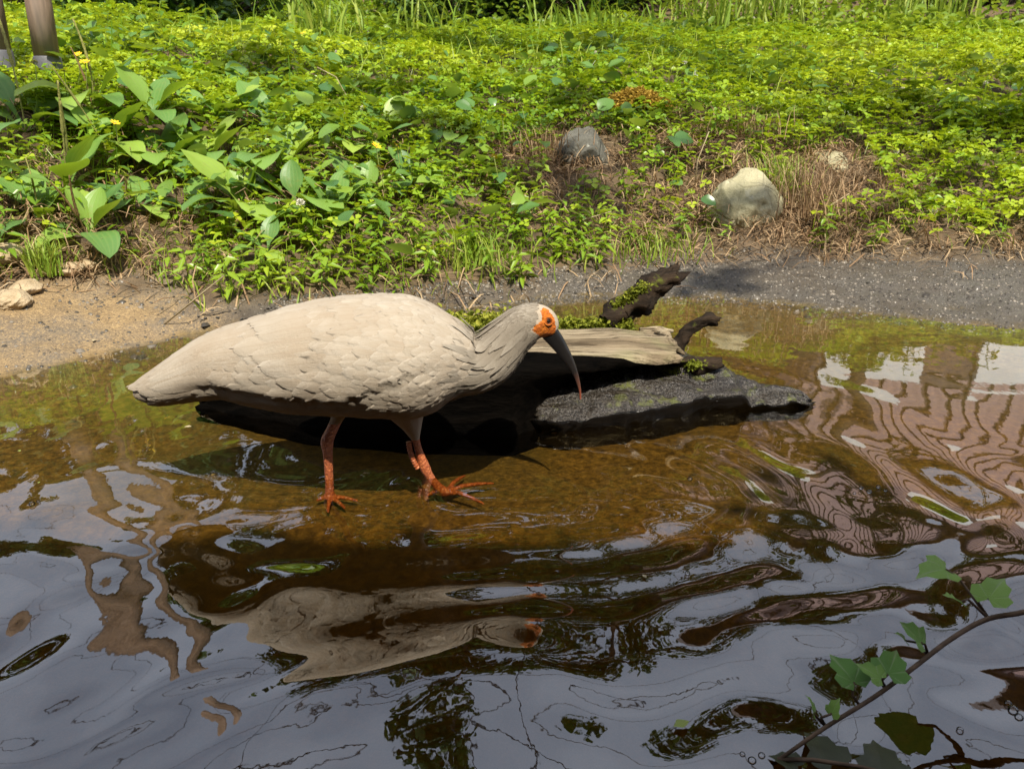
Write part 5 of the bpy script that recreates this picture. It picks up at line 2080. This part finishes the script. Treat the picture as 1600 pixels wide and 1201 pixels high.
IV = [ivy_leaf(i) for i in range(4)]
ivp = [(1700, 930, .10), (1600, 955, .085), (1540, 967, .075), (1485, 998, .065), (1430, 1040, .055), (1370, 1085, .045), (1290, 1135, .03), (1225, 1180, .008), (1205, 1194, -.012)]
pts = [pixz(a, b, c) for a, b, c in ivp]
ivy = empty('ivy_vine', pts[-1])
mb = MB()
Q = catmull(np.array([tuple(p) for p in pts]), 50)
mb.tube([tuple(q) for q in Q], list(np.linspace(.0026, .0015, 50)), 7)
child_of(mb.build('stem', M['twig']), ivy)
lv = [((1545, 966), (1500, 905), (1478, 888), .034, 1.9, -.2), ((1545, 966), (1522, 930), (1545, 935), .030, -.9, .2), ((1545, 966), (1512, 935), (1500, 940), .018, 1.6, .3),
      ((1450, 1022), (1437, 1008), (1440, 1003), .024, 1.0, .5), ((1450, 1022), (1445, 1005), (1415, 1000), .013, 1.5, .5), ((1385, 1075), (1378, 1062), (1388, 1052), .028, -.6, .1), ((1385, 1075), (1370, 1060), (1375, 1058), .020, .9, .1),
      ((1345, 1103), (1332, 1085), (1335, 1065), .030, .35, .0), ((1290, 1133), (1275, 1118), (1272, 1112), .016, 1.2, .9), ((1290, 1133), (1283, 1120), (1300, 1114), .014, -1.2, .9)]
for k, (a, b, c, s, rz, rx) in enumerate(lv):
    zz = float(np.interp(a[0], [1225, 1600], [.01, .085]))
    A, B, C2 = pixz(*a, zz), pixz(*b, zz + .012), pixz(*c, zz + .018)
    mb = MB()
    mb.tube([A, B, C2], [.0015, .0012, .001], 5)
    child_of(mb.build('petiole', M['twig']), ivy)
    o = inst('leaf', IV[k % 4], None, C2, (rx + .25, .15 * (k % 3 - 1), rz), s)
    child_of(o, ivy)
tag(ivy, 'ivy vine with small green leaves trailing over the dark near water', 'ivy')
M['ivy_dark'] = mat_plain('dark_ivy_leaf', (0.018, 0.022, 0.008), (0.05, 0.055, 0.016), 60, .4, .4)
IVD = IV[1].copy()
IVD.materials[0] = M['ivy_dark']
iv2 = empty('ivy_runner', pixz(1225, 1190, 0))
pp = [pixz(1215, 1185, .004), pixz(1270, 1186, .012), pixz(1340, 1196, .016), pixz(1420, 1215, .02)]
mb = MB()
mb.tube(pp, [.002, .0018, .0016, .0014], 6)
child_of(mb.build('stem', M['twig']), iv2)
for px, py, s, rz in ((1300, 1188, .034, .3), (1382, 1206, .036, -.2), (1245, 1196, .022, 1.0)):
    o = inst('leaf', IVD, None, pixz(px, py, .004), (.08, 0, rz), s)
    child_of(o, iv2)
tag(iv2, 'dark ivy runner with broad leaves floating on the near water', 'ivy')

# ------------------------------------------------------------------ bubbles, foam and floating bits
t = NT('bubble_film')
lw = t.n('LayerWeight')
lw.inputs[0].default_value = .35
tr = t.n('BsdfTransparent')
gl = t.n('BsdfGlossy')
gl.inputs['Roughness'].default_value = .03
mx = t.n('MixShader')
t.l(lw.outputs['Fresnel'], mx.inputs[0])
t.l(tr.outputs[0], mx.inputs[1])
t.l(gl.outputs[0], mx.inputs[2])
M['bubble'] = t.done(mx.outputs[0])
bm = bmesh.new()
bmesh.ops.create_uvsphere(bm, u_segments=18, v_segments=10, radius=1)
bme = bpy.data.meshes.new('bubble')
bm.to_mesh(bme)
bm.free()
bme.materials.append(M['bubble'])
bme.polygons.foreach_set('use_smooth', np.ones(len(bme.polygons), dtype=bool))
bub = [(50, 787, 7), (60, 783, 4), (1345, 762, 5), (1358, 768, 6), (1372, 760, 5), (1383, 766, 4), (1335, 770, 4), (1078, 748, 6), (1074, 895, 5), (795, 822, 4), (1583, 1108, 7), (1592, 1120, 6), (1575, 1098, 5), (655, 760, 3),
       (1190, 1180, 5), (1175, 1188, 6), (1160, 1178, 4), (1500, 1140, 5), (1180, 978, 3)]
for px, py, r in bub:
    P = pixz(px, py, 0)
    o = inst('bubble', bme, None, (P.x, P.y, .0005), (0, 0, 0), (r * .0006, r * .0006, r * .0005))
    tag(o, 'small clear bubble floating on the pond surface', 'bubble', 'bubbles on the water')
deb = [(60, 757, .004), (300, 668, .010), (150, 540, .012), (1052, 1138, .013), (1010, 905, .006), (870, 672, .010), (30, 705, .006), (330, 745, .006)]
for k, (px, py, s) in enumerate(deb):
    P = pixz(px, py, 0)
    z = max(0, hz(P.x, P.y)) + .003
    mb = MB()
    mb.add([(0, 0, 0), (-.4, .5, .08), (-.25, .9, .05), (0, 1.25, 0), (.25, .9, .05), (.4, .5, .08), (0, .6, .02)], [(0, 6, 1), (1, 6, 2), (2, 6, 3), (3, 6, 4), (4, 6, 5), (5, 6, 0)])
    o = mb.build('fallen_leaf', M['straw_stem'] if k % 3 else M['stalk'])
    o.location = (P.x, P.y, z)
    o.scale = (s, s, s)
    o.rotation_euler = (0, 0, k * 1.7)
    tag(o, 'tiny pale dead leaf lying on the shallow pond' if px != 150 else 'pale dead leaf lying on the sandy apron', 'leaf', 'dead leaves at the pond')
